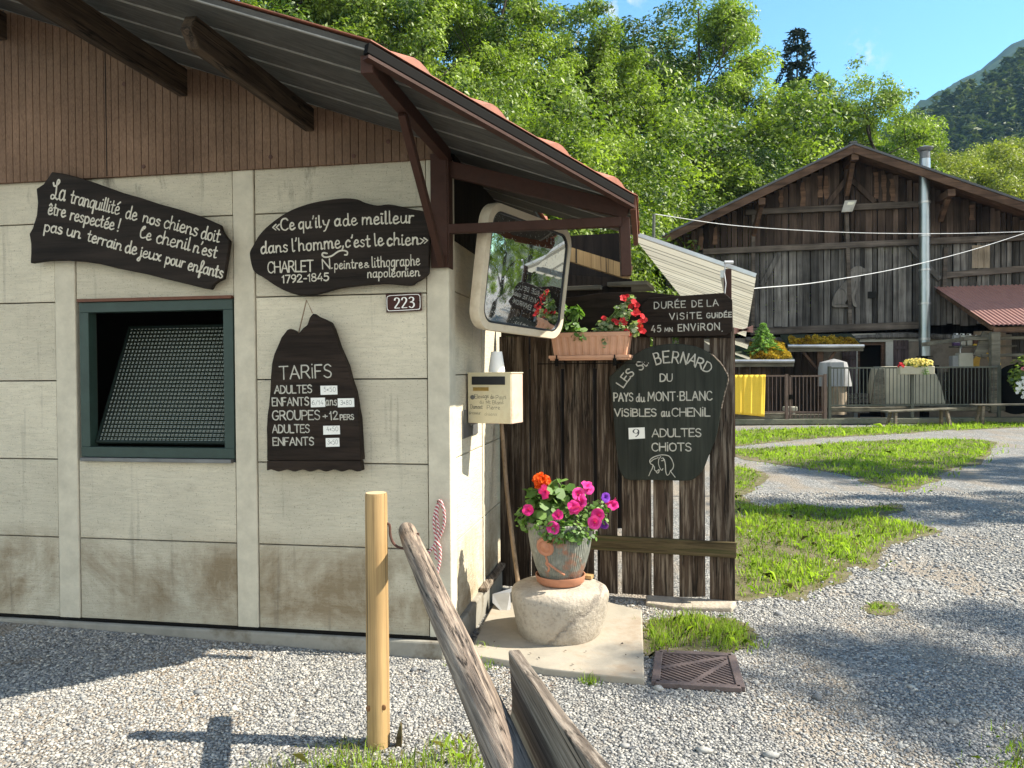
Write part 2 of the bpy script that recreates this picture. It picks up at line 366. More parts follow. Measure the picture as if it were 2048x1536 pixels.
MT['shutter'] = wood('purple_shutter_wood', (.05, .035, .036), (.16, .12, .12), 'z', .3, .8, .3, .1)
MT['greyfig'] = wood('carved_grey_wood', (.11, .098, .088), (.24, .215, .19), 'z', .3, .85, .4, .1)
MT['rail'] = plain('green_brown_rail_paint', (.07, .075, .058), .55, var=.25, nsc=5)
MT['gate'] = plain('rust_brown_gate_paint', (.13, .085, .065), .55, var=.3, nsc=8)
MT['stonebase'] = plain('mossy_kerb', (.14, .14, .1), .9, var=.3, nsc=3, bump=.5, dirt=(.06, .075, .04), bdist=.02)
MT['oldbeam'] = wood('grey_sleeper_wood', (.09, .08, .065), (.24, .22, .17), 'x', .4, .85, .4, .1, rot=12)
MT['yellow'] = plain('yellow_towel', (.75, .50, .05), .9, var=.06, nsc=5, bump=.3)
MT['tarp'] = plain('white_tarp', (.27, .27, .27), .6, var=.1, nsc=4)
MT['creamboard'] = plain('cream_board', (.42, .385, .29), .7, var=.15, nsc=3, bump=.1)
MT['white_box'] = plain('white_box', (.42, .40, .33), .5, var=.08)
MT['hose'] = plain('yellow_hose', (.62, .40, .07), .5, var=.1)
MT['rope'] = None
MT['cable'] = plain('grey_cable', (.5, .5, .5), .6)
MT['bench'] = wood('bench_wood', (.09, .075, .055), (.27, .22, .16), 'x', .4, .8, .3, .15)
MT['lamp_glass'] = plain('lamp_glass', (.65, .62, .5), .25)
MT['bark'] = wood('tree_bark', (.03, .024, .018), (.12, .10, .08), 'z', .35, .9, .6, .1)
MT['leaf'] = leafm('broad_leaves', (.028, .07, .008), (.33, .425, .062), .4)
MT['leaf_shade'] = leafm('painted_shade_leaves', (.018, .045, .010), (.10, .15, .03), .3)  # second-row leaves: shade between the crowns put into a darker leaf colour
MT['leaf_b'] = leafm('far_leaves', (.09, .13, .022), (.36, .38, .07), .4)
MT['needle'] = leafm('spruce_needles', (.008, .018, .012), (.030, .048, .026), .1)
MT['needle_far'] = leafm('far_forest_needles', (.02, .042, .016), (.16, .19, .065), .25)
MT['needle_young'] = leafm('young_spruce_needles', (.12, .25, .05), (.34, .5, .16), .4)
MT['grassb'] = leafm('grass_blades', (.11, .2, .014), (.46, .59, .10), .5, gl=.03)
MT['grass_dry'] = leafm('dry_grass_blades', (.09, .10, .03), (.32, .27, .13), .35, gl=.05)
MT['moss'] = leafm('golden_moss', (.20, .10, .012), (.58, .40, .05), .3, gl=.0)
MT['mossdark'] = plain('dark_moss_roof', (.025, .035, .014), .95, var=.5, nsc=4, bump=.8, dirt=(.05, .04, .03), bdist=.03)
MT['pleaf'] = leafm('pot_leaves', (.06, .14, .02), (.21, .34, .09), .4)
MT['pleaf_v'] = leafm('variegated_leaves', (.10, .20, .05), (.50, .55, .36), .35)
def petal(n, c1, c2): return leafm(n, c1, c2, .3, gl=.03)
MT['red'] = petal('red_petals', (.45, .012, .02), (.72, .06, .07)); MT['pink'] = petal('magenta_petals', (.55, .012, .15), (.80, .07, .36))
MT['orange'] = petal('orange_red_petals', (.72, .07, .012), (.88, .20, .03)); MT['purple'] = petal('purple_petals', (.10, .02, .3), (.25, .06, .5))
MT['yel'] = petal('yellow_petals', (.6, .45, .05), (.8, .7, .3)); MT['whitep'] = petal('white_petals', (.7, .7, .68), (.85, .85, .85)); MT['rose'] = petal('pink_petals', (.6, .12, .18), (.8, .35, .4))
MT['lawn'] = mk_soil('lawn_soil', (.075, .075, .03), (.20, .165, .11)); MT['hill'] = mk_soil('hill_soil', (.02, .03, .012), (.05, .055, .025))
MT['mount'] = None
def mk_more():
    t = NT('boulder_stone'); n = t.noise(6, 8, .65); f = t.noise(50, 4, .6); o = t.obj()
    c = t.ramp(n, [(.3, (.30, .255, .205)), (.7, (.45, .395, .325))])
    x = t.sep(); nz_ = t.math('MULTIPLY', t.math('SUBTRACT', t.noise(7, 6, .65), .5), .16)
    dd = t.math('ADD', t.math('ADD', t.math('MULTIPLY', x[0], .62), t.math('MULTIPLY', x[2], -.75)), nz_)
    crack = t.ramp(t.math('ABSOLUTE', t.math('ADD', dd, .10)), [(.0, 0.), (.008, .5), (.02, 1.)])
    c = t.mix(c, t.ramp(f, [(.3, .6), (.45, 1.), (.7, 1.1)]), .7, 'MULTIPLY'); c = t.mix(c, (.2, .165, .12), t.ramp(t.noise(3.2, 6, .7), [(.55, 0.), (.68, .7)]))
    c = t.mix(c, (.12, .105, .095), t.math('MULTIPLY', t.math('SUBTRACT', 1., crack), .55))
    t.bsdf(c, .92, 0, t.bump(crack, .5, .01, t.bump(n, .8, .03, t.bump(f, .6, .006))), .15); MT['stone'] = t.m
    # glazed pot: grey-green glaze worn to terracotta
    t = NT('worn_glazed_pot'); n = t.noise(7, 6, .6); n2 = t.noise(25, 6, .7); w = t.n('TexWave'); x = t.sep()
    ang = t.math('ARCTAN2', x[1], x[0]); rib = t.math('SINE', t.math('MULTIPLY', ang, 70.))
    c = t.ramp(n2, [(.3, (.13, .135, .115)), (.7, (.27, .275, .235))])
    c = t.mix(c, (.33, .145, .085), t.ramp(n, [(.54, 0.), (.63, .9)]))
    c = t.mix(c, (.5, .5, .46), t.ramp(t.noise(13, 8, .75), [(.6, 0.), (.66, .8)]))
    t.bsdf(c, .5, 0, t.bump(rib, .55, .006, t.bump(n2, .3, .004)), .4); MT['pot'] = t.m
    t = NT('braided_rope'); x = t.sep(t.map((1, 1, 1))); n = t.n('TexWave'); n.inputs['Scale'].default_value = 28; n.bands_direction = 'DIAGONAL'; n.inputs['Distortion'].default_value = 2.5; t.l(t.obj(), n.inputs[0])
    c = t.ramp(n.outputs[1], [(.35, (.62, .56, .53)), (.6, (.40, .10, .11))])
    t.bsdf(c, .9, 0, t.bump(n.outputs[1], .5, .004), .1); MT['rope'] = t.m
    t = NT('mirror_glass'); n = t.noise(70, 3, .5); d = t.ramp(n, [(.60, 0.), (.66, .5)])
    b = t.bsdf(t.mix((.62, .65, .68), (.12, .11, .1), d), t.math('ADD', .03, t.math('MULTIPLY', d, .5)), 1.0); MT['mirror'] = t.m
    t = NT('cast_window_glass'); x = t.sep()
    ux = t.math('MULTIPLY_ADD', x[0], 250 * cos(radians(9.9)), t.math('MULTIPLY', x[1], -250 * sin(radians(9.9))))
    gx = t.math('SINE', ux); gz = t.math('SINE', t.math('MULTIPLY', x[2], 255.)); h = t.math('ADD', gx, gz)
    g = t.n('BsdfGlossy'); g.inputs[0].default_value = (.42, .47, .45, 1); g.inputs['Roughness'].default_value = .13; nb = t.bump(h, 1., .003); t.l(nb, g.inputs['Normal'])
    tr = t.n('BsdfTransparent'); tr.inputs[0].default_value = (.22, .27, .22, 1)
    df = t.n('BsdfDiffuse'); df.inputs[0].default_value = (.045, .055, .04, 1)
    m0 = t.n('MixShader'); m0.inputs[0].default_value = .62; t.l(g.outputs[0], m0.inputs[1]); t.l(df.outputs[0], m0.inputs[2])
    m = t.n('MixShader'); m.inputs[0].default_value = .3; t.l(m0.outputs[0], m.inputs[1]); t.l(tr.outputs[0], m.inputs[2]); t.l(m.outputs[0], t.out.inputs[0]); MT['castglass'] = t.m
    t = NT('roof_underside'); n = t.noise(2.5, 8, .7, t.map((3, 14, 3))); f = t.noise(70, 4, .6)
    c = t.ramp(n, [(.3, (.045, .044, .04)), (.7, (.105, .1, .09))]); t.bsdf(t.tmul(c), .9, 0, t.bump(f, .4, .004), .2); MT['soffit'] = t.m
    t = NT('cream_sheet'); n = t.noise(1.5, 5, .6); c = t.ramp(n, [(.3, (.60, .56, .45)), (.7, (.72, .69, .58))]); c = t.tmul(c)
    d = t.n('BsdfDiffuse'); t.l(c, d.inputs[0]); r = t.n('BsdfTranslucent'); t.l(c, r.inputs[0]); m = t.n('MixShader'); m.inputs[0].default_value = .24
    t.l(d.outputs[0], m.inputs[1]); t.l(r.outputs[0], m.inputs[2]); t.l(m.outputs[0], t.out.inputs[0]); MT['canopy'] = t.m
    t = NT('flue_steel'); n = t.noise(2.5, 5, .6, t.map((1, 1, .6))); c = t.ramp(n, [(.3, (.24, .28, .31)), (.7, (.46, .49, .5))])
    t.bsdf(c, t.ramp(n, [(.3, .3), (.7, .5)]), 1., t.bump(n, .15, .02)); MT['flue'] = t.m
    t = NT('mountain_forest'); n = t.noise(.05, 8, .7); t.bsdf(t.ramp(n, [(.3, (.02, .04, .02)), (.7, (.05, .085, .035))]), .95, 0, None, .05); MT['mount'] = t.m
mk_more()
MT['paving_dark'] = MT['stonebase']
# ------------------------------------------------------------------ brush lettering
GL = {}
def gl(ch, w, s): GL[ch] = (w / 100, [(q.strip()[0] == '~', np.array([float(k) for k in q.strip().lstrip('~').split()]).reshape(-1, 2) / 100) for q in s.split(';')])
for ln in """A|70|0 0 35 100 70 0;12 35 58 35
B|60|0 0 0 100;~0 100 40 97 50 77 38 56 0 52;~0 52 45 50 59 27 44 3 0 0
C|64|~62 84 45 100 15 92 2 55 10 15 38 -1 63 14
D|66|0 0 0 100;~0 100 38 95 64 58 54 18 28 1 0 0
E|52|52 100 0 100 0 0 54 0;0 52 42 52
É|52|52 100 0 100 0 0 54 0;0 52 42 52;18 114 38 132
F|50|50 100 0 100;0 100 0 0;0 52 40 52
G|70|~62 86 45 100 15 92 2 55 10 15 38 -1 62 12 66 42;66 42 40 42
H|62|0 0 0 100;62 0 62 100;0 52 62 52
|i|10|5 0 5 78;5 104 6 106
L|48|0 100 0 0 50 0
M|80|0 0 8 100 40 28 72 100 80 0
N|64|0 0 0 100 64 0 64 100
O|68|~34 100 8 85 0 50 10 12 34 0 58 12 68 50 60 86 34 100
P|56|0 0 0 100;~0 100 40 98 56 74 42 48 0 44
R|62|0 0 0 100;~0 100 40 98 54 76 40 52 0 48;28 50 62 0
S|56|~52 86 30 101 6 88 8 62 34 50 52 32 46 6 22 -1 0 14
T|66|0 100 66 100;33 100 33 0
U|62|~0 100 0 40 8 8 30 -1 52 8 62 40 62 100
V|66|0 100 33 0 66 100
Y|60|0 100 30 50 60 100;30 50 30 0
a|50|~40 50 22 58 4 38 6 8 20 0 36 14 42 40;~42 58 41 14 46 1 52 6
b|46|~4 100 4 50 4 2;~4 40 20 58 42 40 38 8 18 -2 4 10
c|40|~38 48 22 58 4 36 8 6 24 -1 42 12
d|52|~40 50 22 58 4 38 6 8 20 0 36 14 42 40;~44 100 42 50 42 14 46 1 54 6
e|44|~4 28 34 34 34 52 18 58 4 34 8 6 24 -1 46 12
é|44|~4 28 34 34 34 52 18 58 4 34 8 6 24 -1 46 12;14 74 34 94
ê|44|~4 28 34 34 34 52 18 58 4 34 8 6 24 -1 46 12;6 74 18 92 32 74
f|38|~0 4 18 30 36 84 26 104 14 84 14 20 10 -42 22 -30 18 0 38 6
g|46|~40 50 22 58 4 38 6 8 20 0 36 14 42 40;~42 58 42 -10 34 -36 14 -38 4 -26
h|50|~4 100 4 50 4 0;~4 34 20 56 38 48 39 20 40 3 52 6
i|18|~5 56 5 14 9 1 20 6;6 78 8 81
ï|18|~5 56 5 14 9 1 20 6;0 78 2 81;12 78 14 81
j|22|~14 56 14 -20 6 -40 -8 -34 4 -14 24 6;14 78 16 81
l|18|~5 100 5 50 5 14 9 1 20 6
m|76|4 56 4 0;~4 34 18 56 34 48 36 20 36 0;~36 34 50 56 64 48 66 20 66 3 78 6
n|50|4 56 4 0;~4 34 20 56 38 48 39 20 40 3 52 6
o|46|~24 57 6 46 4 18 16 0 34 4 42 28 36 50 24 57 40 52
p|48|4 56 4 -38;~4 40 20 58 42 42 40 12 22 -1 4 12
q|48|~40 50 22 58 4 38 6 8 20 0 36 14 42 40;42 58 42 -38
r|36|4 56 4 0;~4 34 16 54 34 54
s|40|~34 50 18 58 6 46 16 32 34 20 30 4 14 -1 2 8
t|34|~14 92 13 40 14 10 20 0 34 5;0 60 30 62
u|50|~4 56 4 16 14 0 30 6 42 26;~42 56 41 14 46 1 54 6
v|42|~4 56 20 2 26 10 36 50 42 52
x|46|~4 52 14 54 24 30 36 2 46 6;~42 54 30 40 16 8 4 2
y|44|~4 56 8 24 18 16;~42 56 28 10 14 -30 4 -38
;|14|~10 14 8 -4 0 -16
,|14|~10 10 8 -4 0 -16
.|12|5 0 7 3
'|12|~9 104 7 90 2 80
-|40|4 40 36 40
+|46|2 42 44 42;23 20 23 64
/|40|0 -6 38 104
!|12|6 100 5 26;5 0 6 3
·|20|9 46 11 49
&|50|~44 6 30 30 8 60 20 76 34 62 4 30 8 4 26 2 46 30
«|56|28 60 4 34 28 8;54 60 30 34 54 8
»|56|4 60 28 34 4 8;30 60 54 34 30 8
€|36|~32 54 18 60 6 48 6 28 18 18 32 24;0 44 22 44;0 34 22 34
0|58|~29 100 8 84 2 50 8 14 29 0 50 14 56 50 50 86 29 100
1|26|~2 78 12 88 18 100;18 100 18 0
2|56|~4 76 12 96 32 100 48 86 46 62 26 34 2 2;2 2 56 2
3|54|~4 88 24 101 46 90 44 66 22 54 22 54 48 42 50 16 28 -1 2 12
4|56|34 100 2 30 56 30;42 55 42 0
5|54|50 100 12 100 8 58;~8 58 30 64 50 48 48 16 26 -1 2 10
6|56|~46 98 18 76 3 38 12 6 32 0 52 16 50 44 30 56 8 36
7|52|2 100 52 100 20 0
8|54|~27 54 8 68 10 92 28 101 46 90 46 68 27 54 4 36 6 10 27 -1 48 10 50 36 27 54
9|54|~48 62 30 44 8 56 4 80 22 100 42 94 50 70 44 28 20 0""".split('\n'):
    if ln.startswith('|i'): gl('|', 10, ln.split('|')[3])
    else: gl(*[(int(q) if i == 1 else q) for i, q in enumerate(ln.split('|', 2))])
GL['L~'] = (.62, [(True, A(8, 90, 18, 74, 38, 80, 56, 100, 50, 112, 40, 106, 37, 80, 40, 40, 34, 12, 20, 0, 6, 2, 4, 16, 18, 24, 38, 12, 54, 0, 64, 6).reshape(-1, 2) / 100)])
GL['C~'] = (.60, [(True, A(14, 66, 8, 86, 26, 84, 30, 104, 12, 94, 2, 50, 12, 8, 34, 0, 60, 14).reshape(-1, 2) / 100)])

class Brush:
    """strokes laid as raised paint on a plane"""
    def __init__(s, pl, n, h=.0018): s.mb = MB(); s.pl = pl; s.n = nrm(n); s.h = h
    def stroke(s, P, w, calli=None):
        """P 3-D points on the plane"""
        P = np.asarray(P, float)
        k = np.r_[True, np.linalg.norm(np.diff(P, axis=0), axis=1) > 1e-6]; P = P[k]
        if len(P) < 2: P = np.vstack([P, P + 1e-4])
        T = np.gradient(P, axis=0); T /= np.linalg.norm(T, axis=1)[:, None] + 1e-12
        B = np.cross(s.n, T); hw = w / 2 * (1 + .16 * np.sin(np.linspace(0, 2.5, len(P)) * random.uniform(.6, 2) + random.uniform(0, 6))) * random.uniform(.9, 1.1)
        if calli is not None: hw = (calli + (w - calli) * np.abs(T @ calli_up) ** 1.5) / 2
        h = s.h * (1 + .1 * random.random()); N = s.n
        V = []; n = len(P)
        for p, b, q in zip(P, B, hw): V += [p + b * q + N * .0003, p + b * q * .55 + N * h, p - b * q * .55 + N * h, p - b * q + N * .0003]
        Fs = [(4 * i + j, 4 * i + j + 1, 4 * i + j + 5, 4 * i + j + 4) for i in range(n - 1) for j in range(3)]
        s.mb.add(V, Fs)
        if calli is None:
            for p, t, b, q in ((P[0], -T[0], B[0], hw[0]), (P[-1], T[-1], B[-1], hw[-1])):
                V = [p + N * h] + [p + q * (cos(a) * b + sin(a) * t) + N * .0003 for a in np.linspace(0, pi, 7)]
                s.mb.add(V, [(0, i, i + 1) for i in range(1, 7)])
    def text(s, txt, p0, p1, cap, w, jit=.02, gap=.16, calli=None, tr=None):
        """baseline from pixel p0 to p1, capital height in pixels, stroke width in pixels"""
        f = tr or (lambda q: q)
        p0, p1 = A(*f(p0)), A(*f(p1)); k = f((1, 0))[0] - f((0, 0))[0]; cap *= k; w *= k * .74
        P0, P1 = s.pl(*p0), s.pl(*p1); ex = nrm(P1 - P0); ey = nrm(np.cross(s.n, ex))
        d = nrm(p1 - p0); up = A(d[1], -d[0])
        ch = np.linalg.norm(s.pl(*(p0 + up * cap)) - P0); ww = w * np.linalg.norm(P1 - P0) / max(1, np.linalg.norm(p1 - p0))
        ks = []
        i = 0
        while i < len(txt):
            c = txt[i]; i += 1
            if i < len(txt) and txt[i] == '~': c += '~'; i += 1
            ks.append(c)
        tot = sum(.35 if c == ' ' else GL[c][0] + gap for c in ks) - gap
        sx = np.linalg.norm(P1 - P0) / tot; x = 0
        for c in ks:
            if c == ' ': x += .35; continue
            wd, st = GL[c]; dy = random.uniform(-jit, jit); rot = random.uniform(-jit, jit)
            for sm, p in st:
                q = cr(p, 7) if sm and len(p) > 2 else p
                if not sm and len(q) > 1: q = np.vstack([q[i] + (q[i + 1] - q[i]) * t for i in range(len(q) - 1) for t in (0, .08, .5, .92)] + [q[-1]])
                xx = (x + q[:, 0] + rot * q[:, 1]) * sx; yy = (q[:, 1] + dy) * ch
                if len(q) < 12 and not sm:   # keep corners crisp: one stroke per straight run
                    pass
                pts = P0 + xx[:, None] * ex + yy[:, None] * ey
                if sm: s.stroke(pts, ww, calli)
                else:
                    base = np.column_stack([(x + p[:, 0] + rot * p[:, 1]) * sx, (p[:, 1] + dy) * ch])
                    for a, b in zip(base[:-1], base[1:]):
                        s.stroke([P0 + ex * (a + (b - a) * t)[0] + ey * (a + (b - a) * t)[1] for t in (0, .5, 1)], ww, calli)
            x += wd + gap
    def line(s, pix, w, smooth=True, tr=None):
        f = tr or (lambda q: q); q = cr([f(p) for p in pix], 6) if smooth else [f(p) for p in pix]
        P = [s.pl(*p) for p in q]; k = np.linalg.norm(s.pl(q[0][0] + 10, q[0][1]) - s.pl(*q[0])) / 10
        s.stroke(P, w * k * (f((1, 0))[0] - f((0, 0))[0]))
    def build(s, mat, parent, name='lettering', label=None): return s.mb.build(name, mat, parent, label=label)
calli_up = A(0, 0, 1)
def zoomtr(sc_, ox, oy): return lambda p: (p[0] / sc_ + ox, p[1] / sc_ + oy)
def boards(name, label, cat, outline, pl, n, th, mat, group=None, bev=.004, sm=3):
    """a sawn board: outline pixels on plane pl, given a real thickness"""
    P = [pl(*p) for p in (cr(outline, sm, True) if sm > 1 else outline)]
    P = np.array(P); c = P.mean(0)
    t = thing(name, label, cat, (c[0], c[1], P[:, 2].min()), group)
    MB().prism(P, -nrm(n) * th).build('board', mat, t, bev=bev, recalc=True)
    return t
# ================================================================== HUT
TH = radians(9.9)
C0 = G(893, 1313); U = A(cos(TH), -sin(TH), 0); VV = A(-sin(TH), -cos(TH), 0); ZZ = A(0, 0, 1)
HAX = [U, VV, ZZ]
def FW(a, b, z): return C0 + U * a + VV * b + ZZ * z
def WP(off): return lambda x, y: PL(x, y, C0 + VV * off, VV)
RZ0, RSL = 2.867, .355                       # roof line on the gable wall: height at the corner, slope
def rz(a): return RZ0 - RSL * a
hut = thing('kennel_hut', 'small concrete panel hut with brown boarded gable and red sheet roof in the left foreground', 'hut', FW(-1.6, -.6, 0))
LEFT = -4.6
ROWS = [.105, .60, 1.082, 1.565, 2.047, 2.53, 2.80]
cols = [(LEFT, -2.456), (-2.312, -1.268), (-1.132, -.096)]
m = MB(); D = .10
for ci, (a0, a1) in enumerate(cols):
    for ri in range(len(ROWS) - 1):
        if ci == 1 and ri in (2, 3): continue
        g = .0035
        m.obox(FW(a0 + g, 0, ROWS[ri] + g), U * (a1 - a0 - 2 * g), -VV * D, ZZ * (ROWS[ri + 1] - ROWS[ri] - 2 * g), random.uniform(.86, 1.07))
m.build('wall_panel', MT['concrete'], hut, bev=.003)
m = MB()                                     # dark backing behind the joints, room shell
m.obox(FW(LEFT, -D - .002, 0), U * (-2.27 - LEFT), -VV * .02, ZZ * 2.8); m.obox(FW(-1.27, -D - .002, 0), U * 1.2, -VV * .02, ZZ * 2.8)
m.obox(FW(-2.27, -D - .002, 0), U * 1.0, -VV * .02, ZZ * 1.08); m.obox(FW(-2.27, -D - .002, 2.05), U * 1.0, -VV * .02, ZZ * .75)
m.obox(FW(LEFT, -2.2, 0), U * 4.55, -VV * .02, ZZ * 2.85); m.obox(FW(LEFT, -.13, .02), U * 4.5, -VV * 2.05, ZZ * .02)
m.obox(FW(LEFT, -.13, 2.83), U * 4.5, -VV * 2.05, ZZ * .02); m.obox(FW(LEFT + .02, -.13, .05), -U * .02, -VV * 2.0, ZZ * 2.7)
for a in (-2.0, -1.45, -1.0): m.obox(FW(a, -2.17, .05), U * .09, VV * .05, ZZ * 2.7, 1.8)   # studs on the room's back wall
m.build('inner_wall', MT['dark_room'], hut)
for a0, a1 in ((-2.454, -2.314), (-1.266, -1.134)):
    MB().obox(FW(a0, .008, .10), U * (a1 - a0), -VV * .12, ZZ * 2.69).build('pilaster', MT['post_concrete'], hut, bev=.006)
MB().obox(FW(-.094, .008, .10), U * .128, -VV * .14, ZZ * 2.71).build('corner_post', MT['post_concrete'], hut, bev=.006)
m = MB()
P = [FW(LEFT, 0.055, -.2), FW(-.0, .055, -.2), FW(-.0, .055, .098), FW(LEFT, .055, .098)]; m.prism(P, -VV * .3)
m.build('plinth', MT['plinth'], hut, bev=.012, recalc=True)
MB().obox(FW(LEFT, .03, .098), U * (-LEFT + .02), -VV * .05, ZZ * .012).build('plinth_strip', MT['steel_black'], hut)
# side wall
m = MB(); L = 1.62
for i, (s0, s1) in enumerate(((.15, .88), (.93, 1.60))):
    for ri in range(len(ROWS) - 2):
        g = .003
        m.obox(FW(.025, -s0 - g, ROWS[ri] + g + .02), -VV * (s1 - s0 - 2 * g), -U * .08, ZZ * (ROWS[ri + 1] - ROWS[ri] - 2 * g), random.uniform(.95, 1.05))
m.obox(FW(.01, -.14, .1), -VV * 1.5, -U * .04, ZZ * 2.3, .25)
m.build('side_wall', MT['concrete'], hut, bev=.003)
MB().obox(FW(.03, -.885, .1), -VV * .045, -U * .08, ZZ * 2.4).build('pilaster', MT['post_concrete'], hut, bev=.004)
m = MB()
for k in range(12): m.obox(FW(.03, -.15 - k * .122, 2.36), -VV * .118, -U * .03, ZZ * .62, random.uniform(.6, 1.1))
m.build('side_cladding', MT['beam_dark'], hut)
m = MB(); m.obox(FW(.06, -.02, -.1), -VV * 1.6, -U * .08, ZZ * .26); m.build('side_plinth', MT['plinth'], hut, bev=.01)
MB().obox(FW(.085, -.72, .161), -VV * .85, -U * .05, ZZ * .03).build('skirting_board', MT['plank'], hut, bev=.004)
# gable cladding: grooved hardboard strips following the roof line
m = MB(); a = LEFT; bw = .0485
while a < .03:
    a1 = min(a + bw - .0035, .035)
    z0 = 2.785
    P = [FW(a, .03, z0), FW(a1, .03, z0), FW(a1, .03, rz(a1) - .005), FW(a, .03, rz(a) - .005)]
    m.prism(P, -VV * .028, random.uniform(.9, 1.08)); a += bw
m.obox(FW(LEFT, .022, 2.787), U * (-LEFT + .03), -VV * .02, ZZ * .3, .8)
P = [FW(LEFT, .0225, 2.79), FW(.03, .0225, 2.79), FW(.03, .0225, rz(.03) - .01), FW(LEFT, .0225, rz(LEFT) - .01)]; m.prism(P, -VV * .015, .8)
clad = m.build('gable_cladding', MT['clad'], hut, bev=.002, recalc=True)
for px, py in ((248, 168), (287, 333), (541, 314), (707, 312), (776, 283)):
    c = WP(.031)(px, py); m = MB(); m.lathe([(.013, 0), (.012, .003), (.005, .004), (.0, .0045)], (0, 0, 0), 10)
    n = 4 * 10
    for i in range(len(m.v) - n, len(m.v)):
        q = m.v[i]; m.v[i] = tuple(c + U * q[0] + ZZ * q[1] + VV * q[2])
    m.build('screw_cap', MT['iron'], clad, smooth=True, recalc=True)
MB().obox(FW(-2.07, .031, 2.79), U * .007, -VV * .01, ZZ * .80).build('cover_strip', MT['beam_dark'], clad)
# roof
OV = 1.345
def amax(b):
    if b > .065: return .06 + (OV - b) / (OV - .065) * .98
    if b > -1.12: return 1.055
    return .34
def hump(b):
    q = ((b - .02) / .33) % 1.
    return .032 * max(0, 1 - abs(q - .5) / .17) ** .7 if abs(q - .5) < .17 else .0
bs = sorted(set(np.round(np.r_[np.arange(-2.6, OV, .022), OV, -1.12, -1.121, .065], 4)))
def sheet(zf, a_n=10):
    V = []; Fs = []
    for b in bs:
        for i in range(a_n + 1):
            a = LEFT + (amax(b) + .02 - LEFT) * i / a_n; V.append(FW(a, b, rz(a) + zf(b, a)))
    n = a_n + 1
    for j in range(len(bs) - 1):
        for i in range(a_n): Fs.append((j * n + i, j * n + i + 1, (j + 1) * n + i + 1, (j + 1) * n + i))
    return V, Fs, n
V1, F1, n1 = sheet(lambda b, a: .04 + hump(b)); V2, F2, _ = sheet(lambda b, a: .036)
m = MB(); m.add(V1, F1); m.add(V2, [f[::-1] for f in F2], .8)
o2 = len(V1); J = len(bs)
for j in range(J - 1): e = j * n1 + n1 - 1; m.f.append([e, e + n1, e + n1 + o2, e + o2]); m.t.append(.75); m.m.append(0)
for i in range(n1 - 1): e = (J - 1) * n1 + i; m.f.append([e, e + 1, e + 1 + o2, e + o2]); m.t.append(.9); m.m.append(0)
rf = m.build('roof', MT['rooftile'], hut, smooth=True, ang=50)
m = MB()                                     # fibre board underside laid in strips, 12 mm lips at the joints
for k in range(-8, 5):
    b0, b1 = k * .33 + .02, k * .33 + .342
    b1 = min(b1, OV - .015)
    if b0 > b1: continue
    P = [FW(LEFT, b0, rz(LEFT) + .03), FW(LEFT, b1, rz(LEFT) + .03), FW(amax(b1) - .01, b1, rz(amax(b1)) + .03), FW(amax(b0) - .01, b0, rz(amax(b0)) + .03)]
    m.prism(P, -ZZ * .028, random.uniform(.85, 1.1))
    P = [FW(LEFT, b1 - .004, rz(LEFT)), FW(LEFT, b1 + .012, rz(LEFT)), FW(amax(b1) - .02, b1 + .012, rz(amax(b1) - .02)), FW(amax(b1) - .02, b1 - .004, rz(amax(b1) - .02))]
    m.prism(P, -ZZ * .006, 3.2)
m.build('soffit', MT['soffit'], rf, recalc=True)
m = MB(); e0, e1 = FW(amax(OV), OV, rz(.06) + .0), FW(1.045, .065, rz(1.045))
m.bar(e0 - ZZ * .0, e1 - ZZ * .0, .03, .042); m.build('verge_fascia', MT['steel_black'], hut, bev=.003)
MB().bar(e0 - ZZ * .036 + VV * .005, e1 - ZZ * .036 + VV * .005, .04, .013).build('verge_flange', MT['steel_brown'], hut)
MB().bar(FW(1.05, .06, rz(1.05) + .0), FW(1.05, -1.12, rz(1.05)), .03, .09).build('eave_board', MT['rust_strip'], hut)
# purlins through the gable
for (pt, pb) in (((650, 195), (628, 262)), ((390, 132), (375, 192)), ((22, 25), (14, 80))):
    q = WP(.03)(*pb); a = np.dot(q - C0, U); zb = q[2]; h = rz(a) - zb + .0
    r_, b0, b1 = .055, 1.17 if pt[0] > 600 else 1.27, -.2
    P = [FW(a, b1, zb), FW(a, b0, zb), FW(a, b0 + .06, zb + .06), FW(a, b0 + .02, zb + h - .02), FW(a, b1, zb + h - .02)]
    MB().prism(P, -U * r_).build('purlin', MT['beam'], hut, bev=.006, recalc=True)
# brown steel bracket
pt = lambda x, y, b=.05: PL(x, y, C0 + VV * b, VV)
m = MB(); P = [FW(-.06, .03, 2.18), FW(.035, .03, 2.18), FW(.035, .03, 2.81), FW(-.06, .03, 2.81)]; m.prism(P, VV * .008)
m.obox(FW(.036, .036, 2.18), -VV * .09, U * .008, ZZ * .63); m.build('corner_angle', MT['steel_brown'], hut, recalc=True, bev=.002)
def pxbar(name, p, q, w, h, b=.03, mat='steel_brown'):
    MB().bar(pt(*p, b), pt(*q, b), w, h).build(name, MT[mat], hut, bev=.003)
pxbar('upper_arm', (893, 337), (1257, 423), .05, .085, -.02)
pxbar('lower_arm', (893, 459), (1243, 444), .05, .05, .01)
MB().bar(pt(1248, 436, -.02), pt(1252, 552, -.02), .055, .055, up=(1, 0, 0)).build('drop_bar', MT['steel_brown'], hut, bev=.003)
MB().bar(FW(.05, OV - .03, rz(.05) - .05), FW(.02, -.02, rz(.02) - .05), .05, .07).build('outrigger', MT['steel_brown'], hut, bev=.003)
MB().bar(FW(.04, .84, rz(.05) - .08), FW(.005, .05, 2.20), .035, .05).build('brace', MT['steel_brown'], hut, bev=.003)
